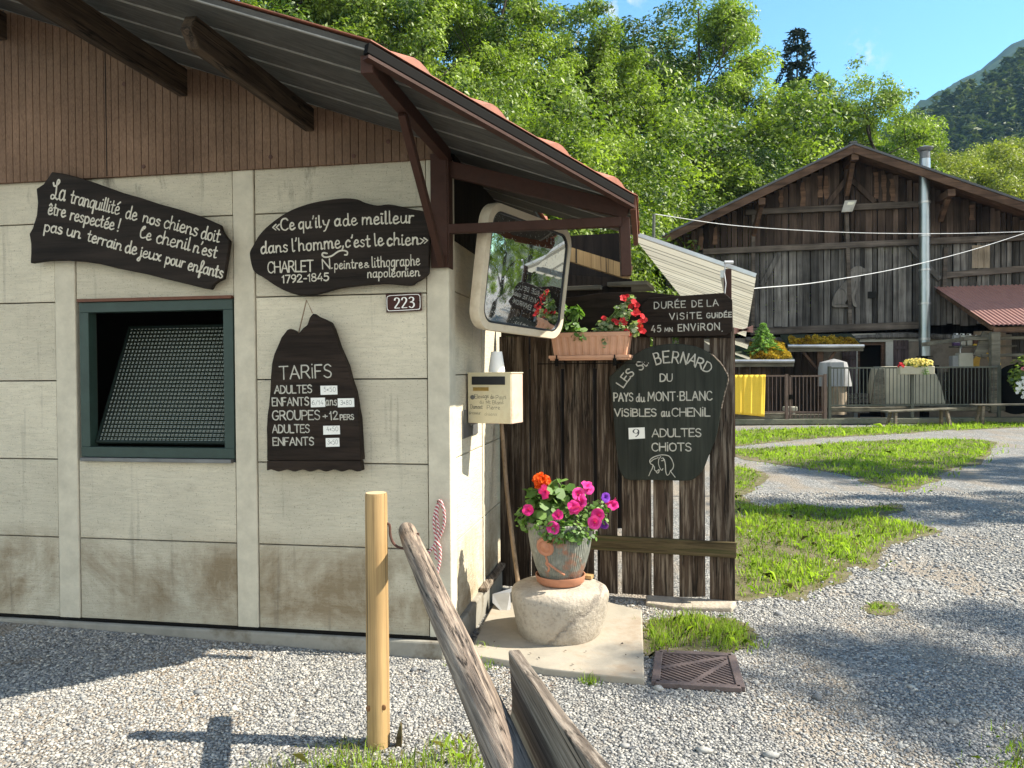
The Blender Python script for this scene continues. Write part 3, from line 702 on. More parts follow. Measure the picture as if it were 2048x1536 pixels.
# window
win = MB(); wz0, wz1, wa0, wa1 = 1.10, 2.04, -2.285, -1.272; fb = .062
def fr(m, a0, a1, z0, z1, b0, d, w):
    m.obox(FW(a0, b0, z0), U * (a1 - a0), -VV * d, ZZ * w); m.obox(FW(a0, b0, z1 - w), U * (a1 - a0), -VV * d, ZZ * w)
    m.obox(FW(a0, b0 - .001, z0 + w), U * w, -VV * d, ZZ * (z1 - z0 - 2 * w)); m.obox(FW(a1 - w, b0 - .001, z0 + w), U * w, -VV * d, ZZ * (z1 - z0 - 2 * w)); return m
w_o = fr(win, wa0, wa1, wz0, wz1, .012, .07, fb).build('window', MT['green_frame'], hut, bev=.003)
MB().obox(FW(wa0, .03, wz1 + .0015), U * (wa1 - wa0), -VV * .035, ZZ * .018).build('drip_strip', MT['rust_strip'], w_o)
MB().obox(FW(wa0 + .01, .035, wz0 - .024), U * (wa1 - wa0 - .02), -VV * .06, ZZ * .022).build('sill', MT['grey_metal'], w_o, bev=.002)
# inward tilted sash with cast wired glass
ti = radians(24); ax1 = ZZ * cos(ti) - VV * sin(ti); nn_ = VV * cos(ti) + ZZ * sin(ti)
o = FW(wa0 + fb + .01, -.045, wz0 + fb + .012); wS = wa1 - wa0 - 2 * fb - .02; hS = .80; sw = .016
s_ = MB(); s_.obox(o, U * wS, ax1 * sw, nn_ * .03); s_.obox(o + ax1 * (hS - sw), U * wS, ax1 * sw, nn_ * .03)
s_.obox(o + ax1 * sw, U * sw, ax1 * (hS - 2 * sw), nn_ * .029); s_.obox(o + U * (wS - sw) + ax1 * sw, U * sw, ax1 * (hS - 2 * sw), nn_ * .029)
s_.build('sash', MT['sash'], w_o, bev=.002)
MB().obox(o + U * sw + ax1 * sw + nn_ * .012, U * (wS - 2 * sw), ax1 * (hS - 2 * sw), nn_ * .005).build('pane', MT['castglass'], w_o)

# ------------------------------------------------------------------ painted wooden signs on the hut wall
tr = zoomtr(4.267, 0, 300); pl = WP(.075)
s1 = boards('wooden_sign', 'long tilted dark wooden board with three lines of white cursive writing above the hut window', 'sign',
   [tr(p) for p in ((440, 186), (540, 200), (660, 230), (760, 262), (900, 312), (1050, 365), (1200, 407), (1350, 457), (1550, 512), (1700, 560), (1860, 630), (1878, 640), (1893, 690), (1930, 745), (1958, 775), (1935, 930), (1905, 1100), (1860, 1118), (1820, 1150), (1798, 1190), (1740, 1180), (1500, 1122), (1250, 1060), (1010, 1012), (850, 972), (700, 950), (550, 940), (400, 945), (330, 955), (258, 966), (262, 880), (262, 800), (248, 715), (275, 670), (310, 560), (320, 450), (308, 330), (370, 290), (405, 240))], pl, VV, .034, MT['sign'], 'painted wooden signs', .006, 1)
B = Brush(pl, VV)
w = 16
for t_, a, b, c in (('L~a', (430, 412), (552, 432), 150), ('tranquillité', (597, 448), (1012, 552), 112), ('de', (1068, 582), (1162, 602), 110), ('nos', (1215, 612), (1362, 650), 95), ('chiens', (1395, 660), (1682, 735), 110), ('doit', (1712, 752), (1868, 788), 110),
        ('être', (408, 545), (556, 572), 100), ('respectée', (595, 592), (968, 682), 100), ('!', (998, 690), (1012, 694), 105), ('C~e', (1188, 742), (1282, 772), 95), ('chenil', (1330, 788), (1616, 858), 110), ("n'est", (1645, 868), (1844, 922), 100),
        ('pas', (375, 690), (530, 718), 95), ('un', (565, 725), (682, 757), 95), ('terrain', (740, 772), (1032, 860), 95), ('de', (1065, 872), (1162, 892), 105), ('jeux', (1185, 905), (1368, 948), 95), ('pour', (1408, 965), (1572, 1006), 95), ('enfants', (1600, 1020), (1898, 1094), 100)):
    B.text(t_, a, b, c, w, .012, .07, tr=tr)
B.build(MT['letter'], s1)
tr2 = zoomtr(4.267, 480, 300)
s2 = boards('wooden_sign', 'oval dark wooden slab with a painted quotation about dogs beside the brown steel bracket', 'sign',
   [tr2(p) for p in ((80, 900), (86, 855), (112, 810), (150, 740), (220, 660), (320, 580), (400, 530), (480, 492), (620, 448), (780, 420), (900, 410), (1000, 420), (1070, 450), (1170, 472), (1260, 462), (1370, 480), (1450, 500), (1560, 520), (1606, 542), (1612, 600), (1615, 800), (1610, 1000), (1602, 1058), (1540, 1108), (1500, 1130), (1462, 1155), (1380, 1152), (1250, 1142), (1100, 1150), (1000, 1160), (850, 1180), (740, 1210), (640, 1235), (560, 1243), (480, 1235), (380, 1200), (290, 1152), (200, 1090), (130, 1050), (100, 1000))], pl, VV, .034, MT['sign'], 'painted wooden signs', .007, 3)
B = Brush(pl, VV)
for t_, a, b, c, w in (('«', (276, 690), (338, 688), 90, 15), ('Ce', (350, 686), (468, 676), 98, 17), ("qu'il", (502, 672), (690, 660), 98, 17), ('y', (708, 658), (768, 652), 95, 17), ('a', (808, 648), (862, 645), 100, 17), ('de', (882, 650), (1000, 636), 100, 17), ('meïlleur', (1042, 638), (1482, 620), 105, 17),
        ('dans', (180, 884), (410, 866), 100, 17), ("l'homme,", (446, 866), (885, 832), 108, 17), ("c'est", (900, 830), (1110, 822), 100, 17), ('le', (1150, 820), (1224, 812), 105, 17), ('chien', (1256, 814), (1525, 806), 105, 17), ('»', (1535, 806), (1606, 800), 90, 14),
        ('CHARLET', (238, 1050), (625, 1034), 92, 15), ('N.', (706, 1016), (790, 1010), 82, 15), ('peintre', (806, 1016), (1046, 1006), 78, 13), ('&', (1062, 1004), (1104, 1002), 55, 12), ('lithographe', (1126, 1003), (1535, 982), 92, 13),
        ('1792-1845', (360, 1135), (757, 1112), 62, 14), ('napoléonien', (1088, 1090), (1533, 1074), 78, 13)):
    B.text(t_, a, b, c, w, .02, .12, tr=tr2)
B.line([(742, 882), (712, 878), (702, 896), (725, 914), (780, 905), (835, 868), (880, 857), (914, 868), (914, 893), (893, 895)], 13, tr=tr2)
B.build(MT['letter'], s2)
tr3 = zoomtr(4.267, 480, 600)
s3 = boards('price_board', 'mountain shaped dark board of prices with white number cards hanging on a string', 'sign',
   [tr3(p) for p in ((228, 1372), (228, 1200), (225, 1100), (232, 980), (245, 900), (255, 780), (260, 660), (270, 540), (290, 460), (330, 370), (350, 320), (400, 255), (425, 245), (455, 258), (498, 285), (535, 240), (572, 212), (592, 150), (622, 112), (660, 140), (720, 165), (772, 192), (800, 250), (820, 310), (850, 400), (890, 490), (920, 560), (950, 680), (985, 780), (1005, 900), (1015, 1000), (1020, 1100), (1025, 1250), (1030, 1372))], WP(.08), VV, .045, MT['sign_v'], 'painted wooden signs', .006, 1)
lo = [(228, 1373), (1028, 1373), (1038, 1450)] + [(1038 - 810 * k / 40., 1456 + 9 * sin(k * 6 * 2 * pi / 40)) for k in range(41)] 
MB().prism([WP(.086)(*tr3(p)) for p in lo], -VV * .05).build('scalloped_strip', MT['sign_v'], s3, bev=.003, recalc=True)
MB().prism([WP(.05)(*tr3(p)) for p in ((985, 780), (1030, 1000), (1052, 1362), (1000, 1362), (960, 900))], -VV * .03).build('backing_board', MT['sign_v'], s3, bev=.003, recalc=True)
B = Brush(WP(.08), VV)
for t_, a, b, c, w in (('TAR|FS', (338, 676), (782, 660), 108, 15), ('ADULTES', (296, 798), (614, 790), 64, 13), ('ENFANTS', (277, 904), (588, 897), 66, 13), ('ans', (732, 900), (828, 897), 76, 11), ('GROUPES', (277, 1024), (683, 1018), 76, 14), ('+', (710, 1018), (748, 1016), 60, 12), ('12', (768, 1022), (836, 1018), 68, 13), ('PERS', (856, 1023), (972, 1019), 42, 12), ('ADULTES', (278, 1134), (593, 1130), 66, 13), ('ENFANTS', (283, 1241), (630, 1237), 64, 13)):
    B.text(t_, a, b, c, w, .02, .16, tr=tr3)
B.build(MT['letter_grey'], s3)
for q, t_, a, b in (((683, 730, 828, 810), '5€50', (716, 782), (816, 780)), ((600, 833, 724, 916), '6/14', (614, 895), (712, 893)), ((830, 838, 972, 916), '3€80', (858, 893), (952, 893)), ((706, 1072, 850, 1150), '4€50', (740, 1120), (838, 1118)), ((728, 1177, 846, 1254), '3€50', (748, 1232), (834, 1230))):
    P = [WP(.0835)(*tr3(p)) for p in ((q[0] + 3, q[1] + 2), (q[2], q[1]), (q[2] + 3, q[3] - 4), (q[0] + 5, q[3]))]
    cd = MB().prism(P, -VV * .003).build('price_card', MT['paper'], s3, recalc=True)
    B = Brush(WP(.0836), VV, .0005); B.text(t_, a, b, 38, 3.6, .03, .2, tr=tr3); B.build(MT['ink'], cd, 'handwriting')
nail = WP(.06)(*tr3((568, 0)))
m = MB(); m.tube([WP(.07)(*tr3((500, 284))), nail, WP(.07)(*tr3((618, 112)))], .0035, 6); m.build('string', MT['handle'], s3)
# enamel number plate
P = [WP(.022)(*tr2(p)) for p in ((1243, 1230), (1546, 1217), (1551, 1371), (1247, 1388))]
c = np.mean(P, 0)
s4 = thing('number_plate', 'small brown enamel house number plate reading 223 below the oval sign', 'number plate', (c[0], c[1], P[2][2]))
MB().prism(P, -VV * .006).build('plate', MT['plate'], s4, bev=.006, recalc=True, seg=3)
B = Brush(WP(.0222), VV, .0006)
B.line([(1290, 1242), (1500, 1232), (1528, 1240), (1536, 1260), (1537, 1335), (1530, 1352), (1510, 1360), (1290, 1372), (1266, 1366), (1256, 1350), (1254, 1270), (1262, 1250), (1290, 1242)], 5, tr=tr2)
B.text('223', (1318, 1352), (1488, 1343), 88, 19, 0, .15, calli=.0042, tr=tr2)
B.build(MT['white_enamel'], s4, 'number')
m = MB(); q = WP(.025)(*tr2((1527, 1297))); m.tube([q, q + VV * .003], .004, 8); m.build('screw', MT['steel_black'], s4)
# rope on the corner post
m = MB()
for pth in ([(880, 1000), (872, 1018), (868, 1045), (872, 1075), (880, 1098), (879, 1125), (873, 1152)], [(881, 1000), (888, 1022), (888, 1048), (880, 1072), (868, 1092), (858, 1105), (852, 1122)], [(878, 1002), (874, 1030), (877, 1060), (870, 1090), (874, 1120)]):
    m.tube(cr([WP(.035 + .008 * random.random())(*p) for p in pth], 5), .0085, 7)
rp = m.build('rope_leash', MT['rope'], None, 'red and white braided dog leash hanging in loops on the concrete corner', 'leash', smooth=True)
m = MB(); q = WP(.01)(880, 1002); m.tube([q, q + VV * .045, q + VV * .05 + ZZ * .012], .004, 6); m.build('nail', MT['iron'], rp)
# ================================================================== BOARD FENCE (gate leaf) right of the hut
TF = radians(16.5); FU = A(cos(TF), -sin(TF), 0); FN = A(-sin(TF), -cos(TF), 0); FAX = [FU, FN, ZZ]
F0 = W(1470, 1206, 5.2); F0[2] = 0
def FP(off): return lambda x, y: PL(x, y, F0 + FN * off, FN)
def FQ(s, d, z): return F0 + FU * s + FN * d + ZZ * z
def fs(x, y=1000): return np.dot(FP(0)(x, y) - F0, FU)
fence = thing('board_gate', 'dark brown gate of wide upright boards with daylight gaps and a mossy low rail', 'gate', FQ(-.8, 0, 0))
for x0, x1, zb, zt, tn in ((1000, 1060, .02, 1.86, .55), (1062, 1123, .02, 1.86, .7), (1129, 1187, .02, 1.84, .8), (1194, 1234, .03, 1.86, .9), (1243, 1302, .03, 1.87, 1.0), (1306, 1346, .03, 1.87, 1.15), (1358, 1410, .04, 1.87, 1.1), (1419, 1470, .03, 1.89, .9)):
    a, b = fs(x0), fs(x1); tt = random.uniform(-.004, .004)
    P = [FQ(a, tt, zb + random.uniform(-.01, .01)), FQ(b, tt, zb + random.uniform(-.01, .01)), FQ(b - .003, tt, zt), FQ(a + .003, tt, zt)]
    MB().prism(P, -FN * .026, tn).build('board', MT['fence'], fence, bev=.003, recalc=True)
    for q in (.34, 1.5):
        pass
a0, a1 = fs(1180, 1120), fs(1473, 1140)
MB().obox(FQ(a0, .006, .335), FU * (a1 - a0), FN * .035, ZZ * .105).build('rail', MT['fence_mossy'], fence, bev=.005)
MB().obox(FQ(fs(1000), -.03, 1.62), FU * (fs(1466) - fs(1000)), -FN * .035, ZZ * .11).build('rail', MT['fence'], fence, bev=.004)
arch = [(1002, 672), (1002, 640), (1060, 612), (1130, 596), (1200, 586), (1290, 583), (1390, 595), (1462, 612), (1462, 676)]
MB().prism([FP(.012)(*p) for p in arch], -FN * .03, .8).build('top_panel', MT['sign_v'], fence, bev=.003, recalc=True)
sl = MB(); sl.prism([FQ(-.6, .0, .035), FQ(-.58, .17, .03), FQ(-.4, .21, .03), FQ(-.15, .17, .03), FQ(-.02, .15, .035), FQ(.01, -.02, .035)], -ZZ * .06); sl.build('threshold_stone', MT['stone'], None, 'pale flat stone lying under the foot of the board gate', 'stone', bev=.012, recalc=True)
# signs on the gate
tr7 = zoomtr(3.657, 1200, 560)
s5 = boards('wooden_sign', 'octagonal dark board giving the length of the guided visit beside red flowers', 'sign',
   [tr7(p) for p in ((300, 188), (350, 132), (910, 93), (968, 146), (972, 370), (918, 405), (350, 418), (302, 372))], FP(.055), FN, .025, MT['sign_v'], 'painted wooden signs', .004, 1)
B = Brush(FP(.055), FN)
for t_, a, b, c, w in (('DURÉE', (397, 209), (624, 200), 46, 10), ('DE', (674, 198), (748, 194), 46, 10), ('LA', (784, 193), (866, 187), 46, 10), ('V|S|TE', (509, 290), (742, 280), 44, 10), ('GU|DÉE', (780, 278), (962, 270), 34, 10), ('45', (376, 380), (446, 377), 46, 9), ('MN', (474, 378), (530, 375), 28, 8), ('ENV|RON', (572, 374), (874, 364), 48, 11), ('.', (888, 376), (897, 376), 40, 9)):
    B.text(t_, a, b, c, w, .025, .3, tr=tr7)
B.build(MT['letter_grey'], s5)
s6 = boards('wooden_sign', 'big rounded greenish black board listing the dogs in the kennel with a drawn dog head', 'sign',
   [tr7(p) for p in ((68, 715), (90, 690), (150, 632), (230, 560), (330, 502), (430, 475), (550, 466), (650, 475), (740, 500), (820, 545), (880, 605), (920, 670), (937, 712), (930, 770), (905, 850), (885, 950), (865, 1080), (840, 1180), (790, 1300), (760, 1380), (720, 1430), (670, 1464), (600, 1468), (450, 1465), (300, 1463), (220, 1465), (170, 1440), (140, 1380), (125, 1280), (105, 1100), (95, 950), (80, 820))], FP(.075), FN, .035, MT['slate'], 'painted wooden signs', .004, 2)
MB().tube(cr([FP(.073)(*tr7(p)) for p in ((815, 541), (880, 605), (920, 668), (938, 712), (930, 770), (907, 850), (888, 940))], 5), .0045, 6, jag=.3).build('bark_edge', MT['plank'], s6)
B = Brush(FP(.075), FN)
for t_, a, b, c, w in (('L', (172, 788), (196, 752), 62, 12), ('E', (200, 745), (222, 716), 62, 12), ('S', (226, 712), (252, 684), 60, 12), ('S', (292, 664), (324, 644), 62, 11), ('t', (328, 640), (348, 622), 48, 10), ('.', (350, 610), (358, 606), 40, 10),
        ('B', (412, 620), (452, 608), 84, 14), ('E', (466, 608), (510, 604), 84, 14), ('R', (526, 604), (572, 609), 82, 14), ('N', (586, 606), (628, 618), 80, 14), ('A', (640, 610), (690, 628), 80, 14), ('R', (696, 636), (742, 652), 74, 14), ('D', (750, 660), (796, 682), 72, 13),
        ('DU', (440, 741), (528, 741), 54, 12), ('PAYS', (102, 886), (242, 884), 58, 13), ('du', (264, 890), (326, 890), 58, 12), ('MONT·BLANC', (352, 884), (820, 877), 62, 12), ('V|S|BLES', (107, 996), (412, 996), 52, 13), ('au', (449, 997), (510, 997), 62, 12), ('CHEN|L', (527, 997), (803, 995), 58, 12), ('ADULTES', (382, 1146), (740, 1144), 56, 12), ('CH|OTS', (380, 1250), (668, 1250), 56, 13)):
    B.text(t_, a, b, c, w, .015, .16 if t_ not in ('MONT·BLANC',) else .2, tr=tr7)
for p in ([(357, 1432), (370, 1400), (382, 1378), (386, 1352), (372, 1345), (364, 1322), (384, 1300), (418, 1286), (458, 1279), (500, 1286), (524, 1312), (538, 1352), (532, 1380), (518, 1398), (532, 1420), (550, 1443)], [(370, 1330), (392, 1312), (420, 1302), (426, 1296)], [(444, 1292), (430, 1312), (428, 1345), (438, 1375), (452, 1392), (460, 1380)], [(448, 1306), (462, 1302), (464, 1318), (450, 1322)], [(470, 1312), (478, 1350), (480, 1395), (490, 1426), (505, 1420), (516, 1392)], [(386, 1352), (398, 1372), (398, 1388), (416, 1398), (432, 1385), (430, 1405), (420, 1412), (410, 1402)]):
    B.line(p, 7, tr=tr7)
B.build(MT['letter_grey'], s6)
cd = MB().prism([FP(.079)(*tr7(p)) for p in ((208, 1082), (326, 1078), (329, 1158), (211, 1165))], -FN * .003).build('number_card', MT['paper'], s6, recalc=True)
B = Brush(FP(.0793), FN, .0005); B.text('9', (244, 1148), (288, 1146), 56, 15, 0, .1, calli=.002, tr=tr7); B.build(MT['ink'], cd, 'number')
# ------------------------------------------------------------------ rectangular traffic mirror on an arm
yaw, tilt, roll = .982, .112, -.036
MC = A(.094, 4.75, 2.193)
ex = A(cos(yaw), sin(yaw), 0); nn0 = A(sin(yaw), -cos(yaw), 0); up2 = ZZ * cos(tilt) + nn0 * sin(tilt)
E1 = ex * cos(roll) + up2 * sin(roll); E2 = -ex * sin(roll) + up2 * cos(roll); EN = np.cross(E1, E2)
mir = thing('traffic_mirror', 'rounded rectangular convex mirror in a cream frame tilted below the roof bracket', 'mirror', MC - ZZ * .4)
def rr(w, h, r, n=8):
    P = []
    for cx, cy, a0 in ((w / 2 - r, h / 2 - r, 0), (-w / 2 + r, h / 2 - r, 90), (-w / 2 + r, -h / 2 + r, 180), (w / 2 - r, -h / 2 + r, 270)):
        for k in range(n + 1): a = radians(a0 + 90 * k / n); P.append((cx + r * cos(a), cy + r * sin(a)))
    return P
def M3(p, d): return MC + E1 * p[0] + E2 * p[1] + EN * d
rings = [(rr(.955, .725, .12), -.05), (rr(.965, .735, .125), .0), (rr(.955, .725, .12), .018), (rr(.875, .645, .09), .022), (rr(.862, .632, .083), .004)]
m = MB(); V = [M3(p, d) for R_, d in rings for p in R_]; n = len(rings[0][0])
m.add(V, [(i * n + k, i * n + (k + 1) % n, (i + 1) * n + (k + 1) % n, (i + 1) * n + k) for i in range(len(rings) - 1) for k in range(n)] + [list(range(n - 1, -1, -1))])
m.build('frame', MT['mirror_frame'], mir, smooth=True, ang=50, recalc=True)
m = MB(); nr = 14; base = rr(.855, .625, .08, 8); V = [M3((0, 0), .05)]; Fs = []
for j in range(1, nr + 1):
    q = j / nr
    for p in base: V.append(M3((p[0] * q, p[1] * q), .006 + .020 * (1 - ((p[0] * q / .42) ** 2 + (p[1] * q / .31) ** 2) / 2)))
V[0] = M3((0, 0), .026); n = len(base)
for k in range(n): Fs.append((0, 1 + k, 1 + (k + 1) % n))
for j in range(nr - 1):
    for k in range(n): a = 1 + j * n; Fs.append((a + k, a + n + k, a + n + (k + 1) % n, a + (k + 1) % n))
m.add(V, Fs); m.build('mirror_glass', MT['mirror'], mir, smooth=True, ang=80)
m = MB(); R_ = [(x * .993, y * .993) for x, y in rr(.862, .632, .083)]; m.tube([M3(p, .012) for p in R_ + R_[:1]], .007, 6); m.build('rubber_seal', MT['black_plastic'], mir, smooth=True)
m = MB(); m.tube([M3((-.1, -.05), -.05), M3((-.1, -.05), -.12), FW(.03, -.62, 2.12)], .018, 8); m.build('bracket_arm', MT['grey_metal'], mir)
# ------------------------------------------------------------------ mailbox
ya = radians(24); BU = A(cos(ya), -sin(ya), 0); BN = A(-sin(ya), -cos(ya), 0); BAX = [BU, BN, ZZ]
b0 = W(938, 846, 4.72); bw, bh, bd = .288, .305, .17
mb_ = thing('mailbox', 'cream metal letter box with black slot and faded handwriting fixed beside the hut corner', 'mailbox', b0 + BU * bw / 2)
def MQ(x, y, d): return b0 + BU * x + ZZ * y + BN * d
MB().obox(MQ(0, 0, 0), BU * bw, -BN * bd, ZZ * (bh - .004)).build('box', MT['mail_side'], mb_, bev=.004)
MB().obox(MQ(-.002, .002, .0015), BU * bw, BN * .008, ZZ * bh).build('front_door', MT['mail'], mb_, bev=.003)
MB().obox(MQ(-.004, bh - .003, .012), BU * (bw + .008), -BN * (bd + .014), ZZ * .008).build('lid', MT['mail'], mb_, bev=.003)
MB().obox(MQ(.028, .235, .0105), BU * .222, BN * .004, ZZ * .05).build('letter_slot', MT['black_plastic'], mb_, bev=.001)
MB().obox(MQ(.036, .198, .0105), BU * .105, BN * .003, ZZ * .022).build('name_plate', MT['brass'], mb_, bev=.001)
m = MB(); q = MQ(.030, .158, .010); m.lathe([(.014, 0), (.013, .004), (.006, .006), (0, .006)], (0, 0, 0), 14)
m.v = [tuple(q + BU * v[0] + ZZ * v[1] + BN * v[2]) for v in m.v]; m.build('lock', MT['grey_metal'], mb_, recalc=True)
mpl = lambda x, y: MQ((x - 942) * bw / 94, (846 - y) * bh / 99, .0105)
B = Brush(mpl, BN, .0004)
for t_, a, b, c, w in (('Elevage', (957, 797), (988, 795), 8, .9), ('du', (992, 797), (1000, 796), 8, .8), ('Pays', (1004, 799), (1026, 796), 8, .7), ('du', (968, 807), (977, 806), 7, .6), ('Mt', (982, 808), (992, 807), 7, .6), ('Blanc', (996, 808), (1020, 807), 7, .6), ('Dumont', (948, 817), (974, 817), 8, 1.), ('Pierre', (984, 818), (1012, 818), 8, .7), ('dresseur', (944, 828), (970, 828), 6, .6), ('chiens', (978, 830), (1006, 830), 6, .4)):
    B.text(t_, a, b, c, w, .04, .1)
B.build(MT['ink'], mb_, 'handwriting')
bp = FW(.03, -.62, 1.16); MB().obox(FW(.027, -.30, 1.20), -VV * .42, U * .006, ZZ * .17).build('back_plate', MT['grey_metal'], mb_, bev=.002)
MB().bar(MQ(.12, .06, -bd + .02), FW(.03, -.5, 1.28), .03, .03).build('mounting_arm', MT['grey_metal'], mb_)
cc = MQ(.155, bh + .0065, -.075)
m = MB(); m.lathe([(.050, 0), (.050, .012), (.034, .125), (.030, .125), (.029, .12), (0, .12)], cc, 28); m.build('plastic_cup', MT['white_plastic'], None, 'white upturned plastic cup standing on top of the letter box', 'cup', smooth=True)
# ------------------------------------------------------------------ flower box hung on the gate
p0 = FP(.2)(1108, 711); p1 = FP(.2)(1252, 709); bl = np.linalg.norm(p1 - p0)
fbx = thing('window_box', 'long pale terracotta window box hanging on the gate under the mirror', 'planter', p0 + FU * bl / 2)
def BQ(x, d, z): return A(p0[0], p0[1], p0[2]) + FU * x + FN * d + ZZ * z
m = MB(); hh = .155; fl = .014
V = []; pr = []
N_ = 66
for (z, e) in ((0, 0.), (hh - .028, .016), (hh - .028, .024), (hh, .026)):
    top = z >= hh - .028 and e > .017
    for k in range(N_):
        x = bl * k / (N_ - 1); f_ = 0 if top else .005 * (1 if (k // 3) % 2 else 0)
        V.append(BQ(-e + (bl + 2 * e) * k / (N_ - 1), e + f_ - .0, z))
    for k in range(N_): V.append(BQ(bl + e - (bl + 2 * e) * k / (N_ - 1), -.17 - e, z))
n = 2 * N_
Fs = [(j * n + k, j * n + (k + 1) % n, (j + 1) * n + (k + 1) % n, (j + 1) * n + k) for j in range(3) for k in range(n)] + [list(range(n))[::-1], list(range(3 * n, 4 * n))]
m.add(V, Fs); m.build('trough', MT['terra_light'], fbx, recalc=True)
m = MB(); m.obox(BQ(-.01, .015, hh + .001), FU * (bl + .02), -FN * .195, ZZ * .004); m.build('potting_soil', MT['soil'], fbx)
m = MB(); m.obox(BQ(-.022, .03, -.034), FU * (bl + .044), -FN * .22, ZZ * .012); m.obox(BQ(-.03, .038, -.0218), FU * (bl + .06), -FN * .238, ZZ * .020); m.build('drip_tray', MT['terra_light'], fbx, bev=.003)
m = MB()
for x in (.03, bl - .07):
    m.tube([BQ(x, .048, .0), BQ(x, .048, -.05), BQ(x, .01, -.056), BQ(x, -.2, -.056), BQ(x, -.2, .2)], .005, 6)
    m.obox(BQ(x - .012, .044, -.075), FU * .024, FN * .004, ZZ * .05)
m.tube([BQ(-.11, .03, -.058), BQ(bl + .14, .03, -.058)], .004, 6); m.build('wire_hanger', MT['steel_black'], fbx)

# ---- foliage helpers
def leaves(centers, normals, size, rng, kind='dia', fold=.25, asp=.5, tint=None, jit=.35):
    """leaf blades as folded diamonds / rounded hexagons"""
    n = len(centers); c = np.asarray(centers); nr = normals + rng.normal(0, jit, (n, 3)); nr /= np.linalg.norm(nr, axis=1)[:, None] + 1e-9
    a = rng.normal(0, 1, (n, 3)); x = np.cross(nr, a); x /= np.linalg.norm(x, axis=1)[:, None] + 1e-9; y = np.cross(nr, x)
    L = (np.asarray(size) * rng.uniform(.7, 1.3, n))[:, None]; w = L * asp
    tn = tint if tint is not None else rng.random(n)
    if kind == 'dia':
        V = np.stack([c - x * L / 2, c + y * w / 2 + nr * L * fold * .3, c + x * L / 2, c - y * w / 2 + nr * L * fold * .3], 1).reshape(-1, 3)
        Fc = np.arange(4 * n).reshape(n, 4); return V, Fc, tn
    k = 6; V = []
    for j in range(k):
        an = 2 * pi * j / k; V.append(c + x * L / 2 * cos(an) + y * w * sin(an) + nr * L * fold * (.25 if j % 2 else .12))
    V = np.stack(V, 1).reshape(-1, 3); return V, np.arange(k * n).reshape(n, k), tn
def petalfl(c, nrm_, r, rng, np_=5):
    """open flowers: np_ broad petals round a throat -> quads"""
    V = []; Fc = []; T = []
    for q, nn, rad in zip(c, nrm_, r):
        nn = nrm(nn); a = nrm(np.cross(nn, rng.normal(0, 1, 3))); b = np.cross(nn, a)
        for j in range(np_):
            an = 2 * pi * j / np_ + rng.uniform(-.15, .15); d = cos(an) * a + sin(an) * b; e = -sin(an) * a + cos(an) * b; k = len(V)
            V += [q - nn * rad * .35, q + (d * .75 + e * .52) * rad + nn * rad * rng.uniform(-.05, .15), q + d * rad * 1.05 + nn * rad * rng.uniform(-.2, .05), q + (d * .75 - e * .52) * rad + nn * rad * rng.uniform(-.05, .15)]
            Fc.append((k, k + 1, k + 2, k + 3)); T.append(rng.random())
    return np.array(V), np.array(Fc), np.array(T)
def petunia(c, nrm_, r, rng):
    V = []; Fc = []; T = []; K = 15
    for q, nn, rad in zip(c, nrm_, r):
        nn = nrm(nn); a = nrm(np.cross(nn, rng.normal(0, 1, 3))); b = np.cross(nn, a); ph = rng.random() * 6; k0 = len(V); tb = rng.uniform(.3, .9)
        for ri, (f, h) in enumerate(((.06, -.5), (.25, -.22), (.62, .03), (1., -.02))):
            for j in range(K):
                an = 2 * pi * j / K; lob = 1 + (.13 * abs(cos(2.5 * an + ph)) - .06) * f; rf = (.16 * rng.normal() * f ** 2) if f > .5 else 0
                V.append(q + rad * (f * lob * (cos(an) * a + sin(an) * b) + (h + rf) * nn))
        for ri in range(3):
            for j in range(K): Fc.append((k0 + ri * K + j, k0 + ri * K + (j + 1) % K, k0 + (ri + 1) * K + (j + 1) % K, k0 + (ri + 1) * K + j)); T.append(min(1, max(0, (0, .25, tb)[ri] + rng.normal(0, .1))))
    return np.array(V), np.array(Fc), np.array(T)
def part(name, VFT, mat, parent):
    V, Fc, T = VFT; return link(name, npmesh(name, V - wloc(parent), Fc, T), MT[mat], parent)
def bush(cen, rad, n, rng, flat=.8):
    d = rng.normal(0, 1, (n, 3)); d /= np.linalg.norm(d, axis=1)[:, None]; r = rng.random(n) ** .45
    return np.asarray(cen) + d * r[:, None] * np.asarray(rad), d * .6 + A(0, 0, .6)
r_ = np.random.default_rng(11)
def plant(name, label, cat, base, clumps, lsize, lmat, flowers, group=None, kind='hex', asp=.42, nst=14):
    t = thing(name, label, cat, base, group); C_, N_2 = [], []
    for cen, rad, n in clumps:
        c, nn = bush(cen, rad, n, r_); C_.append(c); N_2.append(nn)
    part('foliage', leaves(np.vstack(C_), np.vstack(N_2), lsize, r_, kind, .3, asp), lmat, t)
    m = MB()
    for k in range(nst):
        cen, rad, n = clumps[k % len(clumps)]; e = np.asarray(cen) + r_.normal(0, .35, 3) * np.asarray(rad); b_ = np.asarray(base) + A(r_.normal(0, .02), r_.normal(0, .02), 0)
        m.tube(cr([b_, (b_ + e) / 2 + r_.normal(0, .01, 3), e], 3), .0025, 5)
    m.build('stem', MT['pleaf'], t)
    for nm, mat, cs, rad, npt in flowers:
        c = np.array([q[:3] for q in cs]); V = (petunia if npt == 9 else (lambda *q: petalfl(*q, npt)))(c, np.array([A(0, -1, .5) + r_.normal(0, .35 if npt != 9 else .55, 3) for _ in cs]), [rad * r_.uniform(.8, 1.15) for _ in cs], r_); part(nm, V, mat, t)
    return t
bc = lambda x, y, d=-.05: FP(.2 + d)(x, y)
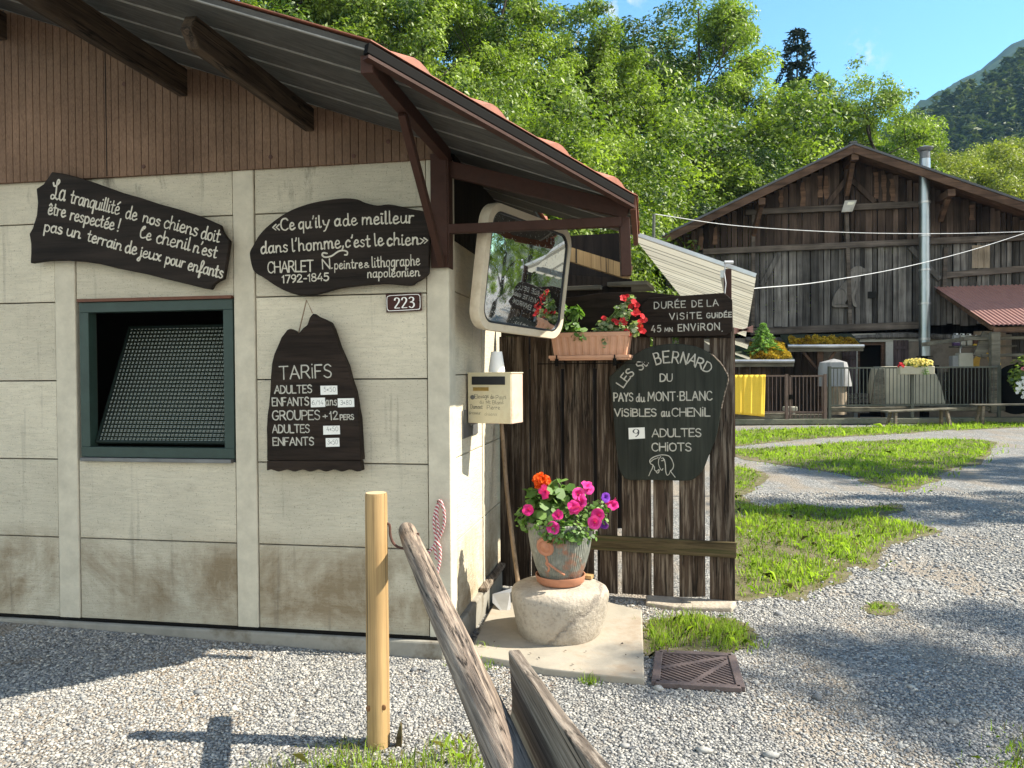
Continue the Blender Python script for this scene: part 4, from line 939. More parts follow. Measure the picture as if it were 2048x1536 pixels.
plant('leafy_plant', 'green leafy plant without flowers at the mirror end of the window box', 'plant', BQ(.09, -.08, hh), [(bc(1140, 655), (.07, .06, .045), 55), (bc(1150, 625), (.06, .05, .05), 45), (bc(1122, 620), (.045, .05, .05), 30), (bc(1160, 670, .0), (.06, .04, .05), 40)], .052, 'pleaf', [], asp=.3)
fl = [bc(x, y, -.03 + .03 * r_.random()) for x, y in ((1253, 592), (1258, 600), (1247, 596), (1268, 603), (1262, 612), (1274, 610), (1285, 632), (1290, 640), (1282, 642), (1276, 625), (1268, 628), (1245, 640), (1250, 646), (1228, 640), (1234, 645), (1208, 636), (1280, 655), (1286, 662), (1253, 662), (1258, 668), (1272, 622))]
plant('flowering_plant', 'red flowering plant with pale edged leaves at the sign end of the window box', 'plant', BQ(.33, -.08, hh), [(bc(1245, 625), (.07, .06, .07), 70), (bc(1222, 650), (.11, .06, .045), 90), (bc(1262, 600), (.035, .03, .04), 28), (bc(1195, 668), (.06, .05, .05), 60), (bc(1270, 655), (.05, .05, .06), 45), (bc(1210, 680, .01), (.02, .02, .06), 22)], .034, 'pleaf_v', [('red_blossoms', 'red', fl, .024, 5)], nst=18)
# ------------------------------------------------------------------ stone drum, saucer, glazed pot and its plants
SC = A(.272, 4.59, 0)
_wt = np.random.default_rng(3).normal(0, 1, 40)
def wob(a, z): return 1 + sum(.0016 * _wt[i] * sin((5 + i) * a + (9 + 4 * i) * z + _wt[39 - i] * 3) for i in range(14)) + .03 * sin(2 * a + 1.3) + .018 * sin(3 * a + z * 9) + .012 * sin(5 * a + 4 * z)
m = MB(); m.lathe([(.0, .005), (.19, .0), (.222, .012), (.240, .045), (.256, .10), (.268, .16), (.278, .22), (.284, .265), (.283, .290), (.274, .310), (.252, .324), (.21, .332), (.15, .336), (.08, .337), (.0, .337)], SC, 96, fn=wob)
stone = m.build('stone_drum', MT['stone'], None, 'squat pale rounded stone block carrying the glazed flower pot', 'stone', smooth=True, ang=70)
zt = .34
sau = MB(); PC = SC + A(.01, -.0, 0)
sau.lathe([(0, 0), (.128, 0), (.142, .012), (.150, .052), (.144, .052), (.136, .016), (.126, .008), (0, .008)], PC + ZZ * zt, 48)
sau.build('pot_saucer', MT['terra'], None, 'terracotta saucer on the stone block under the flower pot', 'saucer', smooth=True)
pb = zt + .012
pot = thing('flower_pot', 'ribbed grey green glazed pot worn to terracotta with a rosette on its front', 'flower pot', PC + ZZ * pb)
m = MB(); m.lathe([(0, 0), (.108, 0), (.118, .012), (.15, .09), (.176, .18), (.190, .27), (.197, .335), (.205, .34), (.206, .358), (.200, .362), (.190, .358), (.184, .33), (.17, .3)], PC + ZZ * pb, 96)
m.build('pot_body', MT['pot'], pot, smooth=True)
m = MB(); m.lathe([(0, .325), (.184, .322)], PC + ZZ * pb, 40); m.build('potting_soil', MT['soil'], pot)
m = MB()
an = radians(-122); d_ = A(cos(an), sin(an), 0); e_ = A(-d_[1], d_[0], 0); rc = PC + ZZ * (pb + .235) + d_ * .182
def disc(prof, c, nn, e):
    f = np.cross(nn, e); k = MB(); k.lathe(prof, (0, 0, 0), 28); return [c + e * v[0] + f * v[1] + nn * v[2] for v in k.v], k.f
n2 = nrm(d_ - ZZ * .2); V, Fs = disc([(.056, 0), (.052, .010), (.042, .012), (.034, .006), (.026, .008), (.018, .014), (0, .017)], rc, n2, e_); m.add(V, Fs)
for pth in ([(0, -.055), (.006, -.085), (-.004, -.1), (.012, -.125), (.0, -.15)], [(.0, -.09), (.06, -.13), (.12, -.165)]):
    P = []
    for s_x, dz in pth:
        a_ = an + s_x / .18; z = .235 + dz; rr_ = np.interp(z, [0, .012, .09, .18, .27, .335], [.108, .118, .15, .176, .19, .197]) + .002; P.append(PC + A(cos(a_), sin(a_), 0) * rr_ + ZZ * (pb + z))
    m.tube(cr(P, 4), .007, 6)
m.build('relief_ornament', MT['terra'], pot, smooth=True)
MB().box(PC + A(.16, .1, zt + .008 - .0), (.09, .05, .022), [BU, BN, ZZ]).build('wood_chock', MT['pole_new'], None, 'small pale wooden chock on the stone block behind the saucer', 'wood block', bev=.003)
tp = PC + ZZ * (pb + .33)
g1 = [(tp + A(-.10, -.05, .10), (.10, .09, .09), 60), (tp + A(-.02, .0, .19), (.11, .10, .08), 60), (tp + A(.06, .02, .16), (.08, .09, .10), 50), (tp + A(-.16, -.02, .17), (.06, .06, .06), 25)]
og = W(1084, 962, 4.55)
t = plant('geranium', 'orange red geranium with round leaves standing highest in the glazed pot', 'plant', tp + A(-.05, .0, 0), g1, .062, 'pleaf', [], asp=.48)
hb = []; hn = []
for k in range(95):
    d = nrm(r_.normal(0, 1, 3)); hb.append(og + d * A(.05, .045, .042) * r_.uniform(.75, 1.05)); hn.append(d + r_.normal(0, .5, 3))
part('flower_head', petalfl(np.array(hb), np.array(hn), [.016] * 95, r_, 5), 'orange', t)
MB().tube([tp + A(-.05, 0, .05), (tp + og) / 2 + A(-.01, 0, .02), og], .004, 6).build('flower_stalk', MT['pleaf'], t)
pf = [W(x, y, 4.63 - d) for x, y, d in ((1056, 1020, .2), (1115, 1030, .28), (1147, 1012, .27), (1152, 1020, .26), (1164, 998, .2), (1160, 1004, .22), (1195, 1030, .2), (1189, 1045, .24), (1222, 1003, .1), (1226, 1010, .12), (1173, 970, .1), (1177, 976, .1), (1088, 984, .15), (1157, 988, .2), (1106, 1056, .25))]
g2 = [(tp + A(0, -.17, .01), (.2, .06, .07), 190), (tp + A(.18, -.06, .05), (.10, .1, .09), 130), (tp + A(-.2, -.04, .05), (.07, .08, .09), 95), (tp + A(0, 0, .08), (.2, .15, .08), 190), (tp + A(.24, .0, .10), (.06, .06, .06), 60), (tp + A(.05, -.2, -.03), (.17, .03, .05), 110)]
t = plant('petunia', 'magenta petunia spilling over the rim of the glazed pot', 'plant', tp + A(.05, -.02, 0), g2, .03, 'pleaf', [('magenta_blossoms', 'pink', pf, .037, 9)], nst=20)
pu = [W(x, y, 4.5) for x, y in ((1212, 995), (1208, 1050), (1076, 1062))]
part('purple_blossoms', petunia(np.array(pu), np.array([A(.5, -1, .2), A(-.3, -1, -.4), A(.2, -1, .2)]), [.03, .028, .02], r_), 'purple', t)
# ------------------------------------------------------------------ shovel leaning in the corner
sh = thing('shovel', 'shovel with a long pale wooden handle leaning in the corner behind the letter box', 'shovel', W(1005, 1225, 5.15))
a_ = W(1003, 848, 5.55); b_ = W(1037, 1172, 5.18)
MB().tube(cr([a_, (a_ + b_) / 2 + A(-.012, 0, 0), b_], 5), [.016] * 11, 10).build('handle', MT['handle'], sh, smooth=True)
q = W(1005, 1228, 5.05); P = [b_ + ZZ * -.0, W(1020, 1185, 5.16), W(1022, 1215, 5.05), W(1012, 1245, 4.98), W(985, 1205, 5.08), W(985, 1188, 5.16)]
for p in P: p[2] = max(p[2], .012)
MB().prism(P, A(0, .003, -.004)).build('blade', MT['zinc'], sh, recalc=True)
# ------------------------------------------------------------------ round post with hook
pc = G(757, 1491); pc[2] = -.02
post = thing('wooden_post', 'new yellow round pine post with an iron hook standing in gravel', 'post', pc)
m = MB(); m.lathe([(.049, 0), (.0485, .4), (.047, .8), (.0465, 1.095), (.044, 1.108)], pc, 40, fn=lambda a, z: 1 + .012 * sin(a * 2 + z) + .006 * sin(a * 5)); m.build('post_shaft', MT['pole_new'], post, smooth=True, ang=60)
m = MB(); m.lathe([(.0438, 1.1082), (0, 1.1085)], pc, 40); m.build('sawn_end', MT['pole_cut'], post)
hk = lambda x, y: W(x, y, pc[1] - .0)
m = MB(); m.tube(cr([hk(772, 1047), hk(779, 1050), hk(781, 1072), hk(790, 1090), hk(808, 1097), hk(826, 1092), hk(835, 1078), hk(836, 1066)], 5), .0058, 8); m.build('hook', MT['iron'], post, smooth=True)
for px, py in ((752, 1210), (736, 1418), (767, 1416)):
    m = MB(); q = W(px, py, pc[1] - .045); m.lathe([(.011, 0), (.009, .0015), (.004, .002), (0, .002)], (0, 0, 0), 10); k = 4 * 10
    for i in range(len(m.v) - k, len(m.v)): v = m.v[i]; m.v[i] = tuple(q + A(v[0], -v[2] + .004, v[1] * 1.2))
    m.build('knot', MT['knot'], post, recalc=True)
m = MB(); m.prism([G(793, 1496) + A(-.008, 0, -.02), G(803, 1496) + A(0, 0, -.02), G(803, 1496) + A(0, 0, .09), G(800, 1496) + A(0, 0, .105), G(795, 1496) + A(-.004, 0, .05)], A(.0, .03, 0)); m.build('wooden_stub', MT['fence_mossy'], None, 'short rotten wooden stub sticking up at the foot of the pine post', 'stake', recalc=True)
# ------------------------------------------------------------------ barrier log and its plank
L0 = W(814, 1062, 3.46); L1 = W(978, 1440, 1.8)
lg = [L0 + (L1 - L0) * k / 10. for k in range(0, 16)]
lr = [np.interp(k, [0, 1, 4, 10, 15], [.0385, .041, .043, .046, .047]) * random.uniform(.985, 1.015) for k in range(16)]
lg[0:0] = [L0 - nrm(L1 - L0) * .012]; lr[0:0] = [.028]
lg = [p + A(random.uniform(-.002, .002), 0, random.uniform(-.002, .002)) for p in lg]
blog = thing('barrier_log', 'weathered grey round log lying as a barrier pole in the iron hook', 'barrier pole', (L1[0], L1[1], L1[2] - .05))
m = MB(); m.tube(cr(lg, 3), np.interp(np.linspace(0, 16, 49), range(17), lr), 36, jag=.006); m.build('log', MT['log'], blog, smooth=True, ang=60)
K0 = A(-.001, 2.02, 0); kd = nrm(A(.145, -.7, 0)); kn = A(-kd[1], kd[0], 0)      # along / left normal
if kn[0] > 0: kn = -kn
KQ = lambda s, z: K0 + kd * s + ZZ * z
plk = MB(); P = [KQ(0, .868), KQ(.12, .874), KQ(.25, .884), KQ(.42, .892), KQ(.6, .91), KQ(.80, .935), KQ(1.0, .94), KQ(1.02, .30), KQ(.52, .18), KQ(.40, -.02), KQ(.22, -.02), KQ(.2, .3), KQ(.13, .56), KQ(.09, .625), KQ(.04, .66), KQ(-.015, .68), KQ(-.03, .695), KQ(.02, .705), KQ(.042, .73), KQ(.045, .76), KQ(.02, .82)]
plk.prism([p + kn * .015 for p in P], -kn * .032); plk.build('barrier_plank', MT['plank'], None, 'thick weathered upright plank with a notch set against the barrier log', 'plank', bev=.005, recalc=True)
# ------------------------------------------------------------------ slab and drain grate
P = [G(*p) for p in ((938, 1322), (968, 1255), (1000, 1196), (1040, 1180), (1180, 1205), (1284, 1232), (1289, 1372), (1190, 1362), (1085, 1350), (1020, 1335))]
P = [A(p[0], p[1], .038) for p in P]; P_slab_pts = P; slb = MB(); slb.prism(P, -ZZ * .1); slb.build('concrete_slab', MT['slab'], None, kind='structure', bev=.008, recalc=True)
g = [G(*p) for p in ((1318, 1311), (1463, 1318), (1482, 1384), (1311, 1373))]
dr = thing('drain_grate', 'rusty cast iron drain grate with slanting bars set in the gravel', 'drain', np.mean(g, 0))
def bil(x, y, z=.012): q = (g[0] * (1 - x) + g[1] * x) * (1 - y) + (g[3] * (1 - x) + g[2] * x) * y; return A(q[0], q[1], z)
m = MB()
for a, b in (((0, 0), (1, 0)), ((1, 0), (1, 1)), ((1, 1), (0, 1)), ((0, 1), (0, 0))): m.bar(bil(*a, .016), bil(*b, .016), .042, .024)
m.build('grate_frame', MT['grate'], dr, bev=.003)
m = MB()
m.bar(bil(.05, .52), bil(.95, .05), .03, .018); m.bar(bil(.42, .95), bil(.98, .12), .026, .017)
for k in range(1, 25):
    # bars run down to the right, clipped to the frame
    c = -.9 + k * .082; seg = [(x, c + x * .75) for x in np.linspace(.03, .97, 30) if .04 < c + x * .75 < .96]
    if len(seg) > 2 and not (5 < k < 9 and False): m.bar(bil(*seg[0]), bil(*seg[-1]), .012, .016)
m.build('grate_bars', MT['grate'], dr)
m = MB(); m.prism([bil(.01, .01, .004), bil(.99, .01, .004), bil(.99, .99, .004), bil(.01, .99, .004)], -ZZ * .05); m.build('drain_pit', MT['pit'], dr, recalc=True)
# ------------------------------------------------------------------ cream corrugated canopy behind the gate
cl = PL(1262, 468, F0 - FN * .12, FN); cr_ = PL(1512, 555, F0 - FN * .12, FN)
can = thing('corrugated_canopy', 'cream corrugated sheet canopy sloping to the right over the yard behind the gate', 'canopy', FQ(-.4, -1, 0))
sl_d = cr_ - cl; nxt = -FN
def canopy(c0, c1, length, name='sheet', tint=1):
    V = []; nb = int(length / .03); sld = c1 - c0
    for j in range(nb + 1):
        ph = (j * .03 / .2) % 1.; z = .016 if ph < .22 else 0.
        for i in range(5): V.append(c0 + sld * i / 4 - FN * (j * .03) + ZZ * z)
    Fs = [(j * 5 + i, j * 5 + i + 1, (j + 1) * 5 + i + 1, (j + 1) * 5 + i) for j in range(nb) for i in range(4)]
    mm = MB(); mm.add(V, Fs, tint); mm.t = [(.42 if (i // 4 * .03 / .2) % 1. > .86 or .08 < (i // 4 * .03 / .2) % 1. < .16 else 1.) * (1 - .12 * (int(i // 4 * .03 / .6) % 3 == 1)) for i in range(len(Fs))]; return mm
canopy(cl, cr_, 9.6).build(name='corrugated_sheet', mat=MT['canopy'], parent=can)
canopy(cl - FN * 9.3 - ZZ * .16, cr_ - FN * 9.3 - ZZ * .16 + sl_d * .05, 2.4).build(name='corrugated_sheet', mat=MT['canopy'], parent=can)
canopy(cl - FN * 11.4 - ZZ * .34, cr_ - FN * 11.4 - ZZ * .34 + sl_d * .12, 2.4).build(name='corrugated_sheet', mat=MT['canopy'], parent=can)
MB().bar(cl + ZZ * .012 + FN * .02, cr_ + ZZ * .012 + FN * .02, .012, .026).build('edge_strip', MT['zinc'], can)
m = MB(); m.bar(cl + sl_d * .74 - ZZ * .05 - FN * .05, cl + sl_d * .74 - FN * 9 - ZZ * .05, .03, .05); m.build('rafter', MT['zinc'], can)
pq = PL(1455, 532, F0 - FN * .02, FN)
MB().obox(A(pq[0] - .025, pq[1] - .0, 1.0), FU * .05, -FN * .05, ZZ * (pq[2] - 1.02)).build('post', MT['steel_brown'], can, bev=.003)
for dd in (4.6, 9.2): q_ = cl + sl_d * .74 - FN * dd; MB().obox(A(q_[0] - .03, q_[1], .0), A(.06, 0, 0), A(0, .06, 0), ZZ * (q_[2] - .07)).build('post', MT['steel_brown'], can)
m = MB(); m.tube([pq + A(-.02, -.03, .03), pq + A(-.03, -.03, -.05), pq + A(-.02, -.03, -.12), pq + A(-.028, -.03, -.2)], .004, 6); m.tube([pq - A(.03, .03, -.02), pq + A(.03, -.03, .02)], .012, 8); m.build('wire_tie', MT['cable'], can)
# dark lean-to structure seen under the hut eave
lt = thing('lean_to', 'dark timber lean to with a bright sawn board tucked under the hut eave', 'lean-to', FQ(-1.0, -.9, 0))
q0, q1 = W(1120, 498, 6.3), W(1262, 542, 6.3)
MB().bar(q0 - ZZ * .02, q1 - ZZ * .02, .05, .11).build('sawn_board', MT['pole_new'], lt, label='bright yellow sawn board')
m = MB(); m.bar(W(1090, 560, 6.2), W(1262, 572, 6.2), .08, .10); m.bar(W(1100, 590, 5.95), W(1262, 578, 5.9), .06, .06)
m.build('cross_beam', MT['beam_dark'], lt); m = MB(); m.obox(FQ(-2.2, -2.4, 0), FU * 1.12, -FN * .04, ZZ * 3.0); m.build('timber_wall', MT['beam_dark'], lt)
m = MB(); m.obox(FQ(-1.25, -.35, 2.22), FU * .28, -FN * .5, ZZ * .03); m.obox(FQ(-.92, -.35, 2.24), FU * .3, -FN * .5, ZZ * .03); m.build('shelf_board', MT['oldbeam'], lt, bev=.003)
# ================================================================== BARN
TB = radians(12); RU = A(cos(TB), -sin(TB), 0); RN = A(-sin(TB), -cos(TB), 0); RAX = [RU, RN, ZZ]
R0 = W(1705, 740, 25.5); R0[2] = 0
def BP(d): return lambda x, y: PL(x, y, R0 + RN * d, RN)
def bs_(x, y, d=0.): P = BP(d)(x, y); return np.dot(P - R0, RU), P[2]
def BW(s, d, z): return R0 + RU * s + RN * d + ZZ * z
barn = thing('wooden_barn', 'large old weathered wooden barn with a wide gable and metal roof across the yard', 'barn', BW(1, -4, 0))
OH = 1.25
_, ZA = bs_(1708, 284, OH); sL, zL = bs_(1310, 476, OH); SL = (ZA - zL) / abs(sL - bs_(1708, 284, OH)[0]); sA = bs_(1708, 284, OH)[0]
sR_, zR_ = bs_(2044, 398, OH); SR = (ZA - zR_) / (sR_ - sA)
def roofz(s): return ZA - (SL * (sA - s) if s < sA else SR * (s - sA))
print('BARN', ZA, sL, zL, SL, SR, sA)
SLX, SRX, DEEP = sL - .1, 9.5, 11.
m = MB()
for s0, s1 in ((SLX, sA), (sA, SRX)):
    P = [BW(s0, OH, roofz(s0)), BW(s1, OH, roofz(s1)), BW(s1, -DEEP, roofz(s1)), BW(s0, -DEEP, roofz(s0))]; m.prism(P, -ZZ * .07)
rf_b = m.build('roof', MT['barnroof'], barn, recalc=True)
m = MB()
for s0, s1 in ((SLX + .15, sA), (sA, SRX)):
    for k in range(8):
        d0 = OH - .06 - k * .24; P = [BW(s0, d0, roofz(s0) - .075), BW(s1, d0, roofz(s1) - .075), BW(s1, d0 - .23, roofz(s1) - .075), BW(s0, d0 - .23, roofz(s0) - .075)]; m.prism(P, -ZZ * .03, random.uniform(.7, 1.2))
m.build('eave_boarding', MT['barge'], rf_b, recalc=True)
m = MB()
for s0, s1 in ((SLX + .05, sA), (sA, SRX)):
    P = [BW(s0, OH - .03, roofz(s0) - .072), BW(s1, OH - .03, roofz(s1) - .072), BW(s1, OH - .03, roofz(s1) - .33), BW(s0, OH - .03, roofz(s0) - .33)]; m.prism(P, -RN * .06)
m.build('barge_board', MT['barge'], barn, recalc=True, bev=.01)
m = MB(); m.bar(BW(sA - .02, OH + .02, ZA + .0), BW(sA - .02, -DEEP, ZA + .0), .22, .05); m.build('ridge_cap', MT['barnroof'], rf_b)
zb = bs_(1530, 497)[1]; zl = bs_(1600, 655)[1]; zs = bs_(1600, 676)[1]
m = MB(); m2 = MB(); s = SLX + .45; rb = random.Random(4)
while s < SRX:
    w = rb.uniform(.14, .27); top = min(roofz(s), roofz(s + w)) - .12; mid = (zb + .0)
    if top > mid + .1: m.obox(BW(s, rb.uniform(-.015, .015), mid), RU * (w - rb.uniform(.006, .03)), -RN * .03, ZZ * (top - mid), rb.choice((.45, .6, .75, 1., 1.25)))
    lowtop = min(mid - .02, top)
    if s < 4.6 and not (-.02 < 0 and bs_(1734, 590)[0] - .1 < s < bs_(1751, 590)[0] - .05 and False):
        m2.obox(BW(s, rb.uniform(-.02, .02), zl + rb.uniform(-.05, .05)), RU * (w - rb.uniform(.006, .035)), -RN * .03, ZZ * (lowtop - zl), rb.choice((.5, .7, .85, 1., 1.2, 1.35)))
    elif s >= 4.6: m2.obox(BW(s, rb.uniform(-.015, .015), 1.9), RU * (w - .015), -RN * .03, ZZ * (lowtop - 1.9), rb.choice((.3, .4, .5, .7)))
    s += w
m.build('upper_planking', MT['brownwood'], barn); m2.build('lower_planking', MT['oldwood'], barn)
# wavy waney slabs nailed over the gable gaps
for px, y0, y1 in ((1640, 352, 395), (1652, 352, 398), (1562, 380, 425), (1605, 365, 418), (1752, 345, 398), (1768, 350, 402), (1784, 358, 402), (1944, 410, 440), (1402, 472, 500), (1386, 480, 502), (1430, 455, 490)):
    m = MB(); a = bs_(px, y0); b = bs_(px, y1); P = []
    for t in np.linspace(0, 1, 6): P.append(BW(a[0] - .07 + rb.uniform(-.03, .03), .03, b[1] + (a[1] - b[1]) * t))
    for t in np.linspace(1, 0, 6): P.append(BW(a[0] + .07 + rb.uniform(-.03, .03), .03, b[1] + (a[1] - b[1]) * t))
    m.prism(P, -RN * .03, 1.5)
    m.build('waney_slab', MT['barge'], barn, recalc=True)
def bbar(name, p, q, w, h, d=.09, mat='barnbeam'):
    a, b = bs_(*p), bs_(*q); MB().bar(BW(a[0], d, a[1]), BW(b[0], d, b[1]), w, h, up=RN if abs(a[0] - b[0]) < .4 else (0, 0, 1), tint=random.uniform(.8, 1.1)).build(name, MT[mat], barn, bev=.015)
bbar('tie_beam', (1405, 505), (2120, 472), .16, .20); bbar('tie_beam', (1490, 426), (1850, 409), .14, .20)
bbar('tie_beam', (1890, 551), (2120, 532), .14, .2); bbar('sill_beam', (1500, 664), (1850, 650), .2, .24)
bbar('wall_post', (1692, 430), (1699, 655), .12, .2, .06); bbar('wall_post', (1889, 495), (1886, 575), .12, .18, .06); bbar('wall_post', (1506, 430), (1505, 655), .12, .17, .05)
bbar('brace_beam', (1522, 573), (1558, 506), .1, .16, .08, 'oldwood'); bbar('brace_beam', (1818, 495), (1878, 560), .1, .16, .08, 'oldwood')
bbar('brace_beam', (1650, 414), (1690, 362), .1, .17, .09, 'brownwood'); bbar('brace_beam', (1703, 362), (1748, 406), .1, .17, .09, 'brownwood')
for (x, y, x2, y2) in ((1706, 316, 1694, 390), (1522, 405, 1507, 470), (1897, 388, 1882, 440)):
    a = bs_(x, y, OH - .4); b = bs_(x2, y2, .15)
    mm = MB(); mm.bar(BW(a[0], OH - .1, a[1] - .02), BW(a[0], -.3, a[1] - .02), .22, .22); mm.bar(BW(a[0], OH - .45, a[1] - .12), BW(b[0], .1, b[1]), .14, .16)
    mm.build('purlin_bracket', MT['barge'], barn, bev=.015)
# small square hole, light patch boards
a = bs_(1735, 597); b = bs_(1751, 583); MB().obox(BW(a[0], .030, a[1]), RU * (b[0] - a[0]), RN * .01, ZZ * (b[1] - a[1])).build('wall_hole', MT['pit'], barn)
m = MB()
for px in (1943, 1955, 1967): a = bs_(px, 537); b = bs_(px + 11.5, 491); m.obox(BW(a[0], .03, a[1]), RU * (b[0] - a[0]), RN * .025, ZZ * (b[1] - a[1]), random.uniform(.85, 1.1))
m.build('patch_board', MT['lightwood'], barn)
# ground floor masonry with door opening
dl, dr_, dtop = bs_(1715, 700)[0], bs_(1771, 700)[0], bs_(1740, 684)[1]
m = MB(); m.obox(BW(SLX + .5, -.02, -.2), RU * (dl - SLX - .5), -RN * .5, ZZ * (zs + .22)); m.obox(BW(dr_, -.02, -.2), RU * (SRX - dr_), -RN * .5, ZZ * (zs + .22)); m.obox(BW(dl, -.02, dtop), RU * (dr_ - dl), -RN * .5, ZZ * (zs - dtop + .02))
m.build('rendered_wall', MT['render'], barn)
m = MB(); m.obox(BW(dl - .45, .0, dtop + .001), RU * (dr_ - dl + 1.6), RN * .03, ZZ * .28); m.obox(BW(dl - .12, .0, -.1), RU * .12, RN * .03, ZZ * (dtop + .1)); m.obox(BW(dr_, .0, -.1), RU * .27, RN * .03, ZZ * (dtop + .1)); m.build('door_surround', MT['limewash'], barn, bev=.012)
m = MB(); m.obox(BW(dr_ - .11, -.06, 0), RU * .10, -RN * .1, ZZ * dtop); m.obox(BW(dl + .01, -.06, 0), RU * .08, -RN * .1, ZZ * dtop); m.obox(BW(dl + .09, -.06, dtop - .1), RU * (dr_ - dl - .2), -RN * .1, ZZ * .098); m.build('door_frame', MT['barge'], barn)
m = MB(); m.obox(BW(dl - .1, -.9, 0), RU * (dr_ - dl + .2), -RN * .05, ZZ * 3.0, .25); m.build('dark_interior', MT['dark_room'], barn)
for x0, x1, y0, y1 in ((1786, 1817, 680, 735), (1684, 1713, 700, 790)):
    a = bs_(x0, y1); b = bs_(x1, y0); mm = MB(); n = 4
    for k in range(n): mm.obox(BW(a[0] + (b[0] - a[0]) * k / n, .02, a[1]), RU * ((b[0] - a[0]) / n - .012), RN * .035, ZZ * (b[1] - a[1]), random.uniform(.75, 1.2))
    mm.obox(BW(a[0] + .03, .056, b[1] - .3), RU * (b[0] - a[0] - .06), RN * .03, ZZ * .11, .8); mm.build('shutter', MT['shutter'], barn, bev=.006)
m = MB()
for s0, d0, L_, r in ((-3.4, .06, 3.6, .09), (.7, .09, 2.6, .10), (-1.2, .12, 2.4, .07)):
    P = [BW(s0 + L_ * t, d0, zs - .03 + .05 * sin(3 * t + s0)) for t in np.linspace(0, 1, 7)]; m.tube(P, r, 7, jag=.2)
m.build('old_log', MT['oldwood'], barn)
# back and side masses so the barn is solid from any side
m = MB(); m.obox(BW(SLX + .5, -.4, 0), -RN * (DEEP - 1), RU * .1, ZZ * (zL - .3)); m.obox(BW(SRX - .2, -.4, 0), -RN * (DEEP - 1), RU * .1, ZZ * (roofz(SRX) - .2))
P = [BW(SLX + .5, -DEEP + .6, 0), BW(SRX - .2, -DEEP + .6, 0), BW(SRX - .2, -DEEP + .6, roofz(SRX) - .15), BW(sA, -DEEP + .6, ZA - .15), BW(SLX + .5, -DEEP + .6, roofz(SLX + .5) - .15)]; m.prism(P, -RN * .1); m.build('rear_wall', MT['brownwood'], barn, recalc=True)
# red corrugated lean-to on the right
ac, bc_ = bs_(1868, 574, .1), bs_(1982, 650, 2.6)
lean = thing('lean_to_roof', 'rusty red corrugated lean to roof on posts along the right of the barn', 'lean-to', BW(ac[0] + 2, 1.3, 0))
V = []; sx = ac[0]; n = 150
for i in range(n + 1):
    x = 6.2 * i / n; z = .028 * sin(i * pi * 2 / 3. + .5)
    V += [BW(sx + x, .1, ac[1] + z), BW(sx + x + (bc_[0] - sx) * 1., 2.6, bc_[1] + z)]
m = MB(); m.add(V, [(2 * i, 2 * i + 2, 2 * i + 3, 2 * i + 1) for i in range(n)]); m.build('corrugated_sheet', MT['redsheet'], lean)
m = MB()
for t in (.0, .33, .66, 1.):
    s_ = sx + .1 + 6 * t; m.bar(BW(s_, .1, ac[1] - .1), BW(s_ + bc_[0] - sx, 2.5, bc_[1] - .1), .1, .12)
m.bar(BW(bc_[0] + .1, 2.45, bc_[1] - .14), BW(bc_[0] + 6.2, 2.45, bc_[1] - .14), .14, .16); m.build('rafter', MT['barge'], lean)
ps = bs_(1989, 700, 2.4)[0]
m = MB(); m.obox(BW(ps - .13, 2.3, .3), RU * .24, RN * .24, ZZ * (bc_[1] - .5)); m.build('post', MT['oldbeam'], lean, bev=.02)
m = MB(); m.bar(BW(ps - .35, 2.2, 1.95), BW(ps - .1, 2.2, 2.65), .3, .10, up=RN); m.bar(BW(ps, 2.35, bc_[1] - .28), BW(ps - 1.6, 1.2, bc_[1] - .5), .08, .12); m.bar(BW(ps - .8, 2.3, 2.48), BW(ps + 2.5, 2.3, 2.5), .07, .09); m.bar(BW(ps - .3, 2.3, 1.98), BW(ps + 2.5, 2.3, 2.0), .07, .09); m.build('cross_brace', MT['oldbeam'], lean, bev=.01)
m = MB(); m.obox(BW(ps + .3, -.1, 1.9), RU * .9, RN * .1, ZZ * .9); m.build('pale_panel', MT['lightwood'], lean)
# stove pipe
s_, z0 = bs_(1849, 712, .55); z1 = bs_(1849, 296, .55)[1]; fc = BW(s_, .55, 0); fr_ = 10 / 1540. * 25
flue = thing('stove_pipe', 'tall shiny steel stove pipe rising past the barn front through its roof', 'chimney pipe', fc + ZZ * z0)
m = MB(); m.lathe([(fr_, z0), (fr_, z1 - .35)], fc, 28); m.build('pipe', MT['flue'], flue, smooth=True)
m = MB()
for y in (345, 405, 472, 540, 607, 678): zz = bs_(1849, y, .55)[1]; m.lathe([(fr_ + .001, zz - .035), (fr_ + .014, zz - .03), (fr_ + .014, zz + .03), (fr_ + .001, zz + .035)], fc, 28)
m.build('pipe_clamp', MT['zinc'], flue, smooth=True, ang=30)
m = MB(); m.lathe([(fr_ * .93, z1 - .35), (fr_ * .93, z1 - .12)], fc, 24); m.lathe([(fr_ * 1.15, z1 - .10), (fr_ * 1.5, z1 - .02), (fr_ * 1.5, z1), (.02, z1 + .08), (0, z1 + .08)], fc, 24)
for k in range(4): m.tube([fc + A(cos(k * pi / 2) * fr_ * .9, sin(k * pi / 2) * fr_ * .9, z1 - .14), fc + A(cos(k * pi / 2) * fr_ * 1.1, sin(k * pi / 2) * fr_ * 1.1, z1 - .04)], .012, 5)
m.build('rain_cap', MT['grey_metal'], flue, smooth=True, ang=30)
m = MB(); m.lathe([(fr_ * .55, z0 - .35), (fr_ * .6, z0 - .02), (fr_ * 1.5, z0 - .02), (fr_ * 1.5, z0)], fc, 20); m.box(fc + ZZ * (z0 - .55), (.7, .5, .5), RAX); m.obox(fc + A(-.1, -.1, 0), A(.2, 0, 0), A(0, .2, 0), ZZ * (z0 - .7)); m.build('stove', MT['steel_black'], flue)
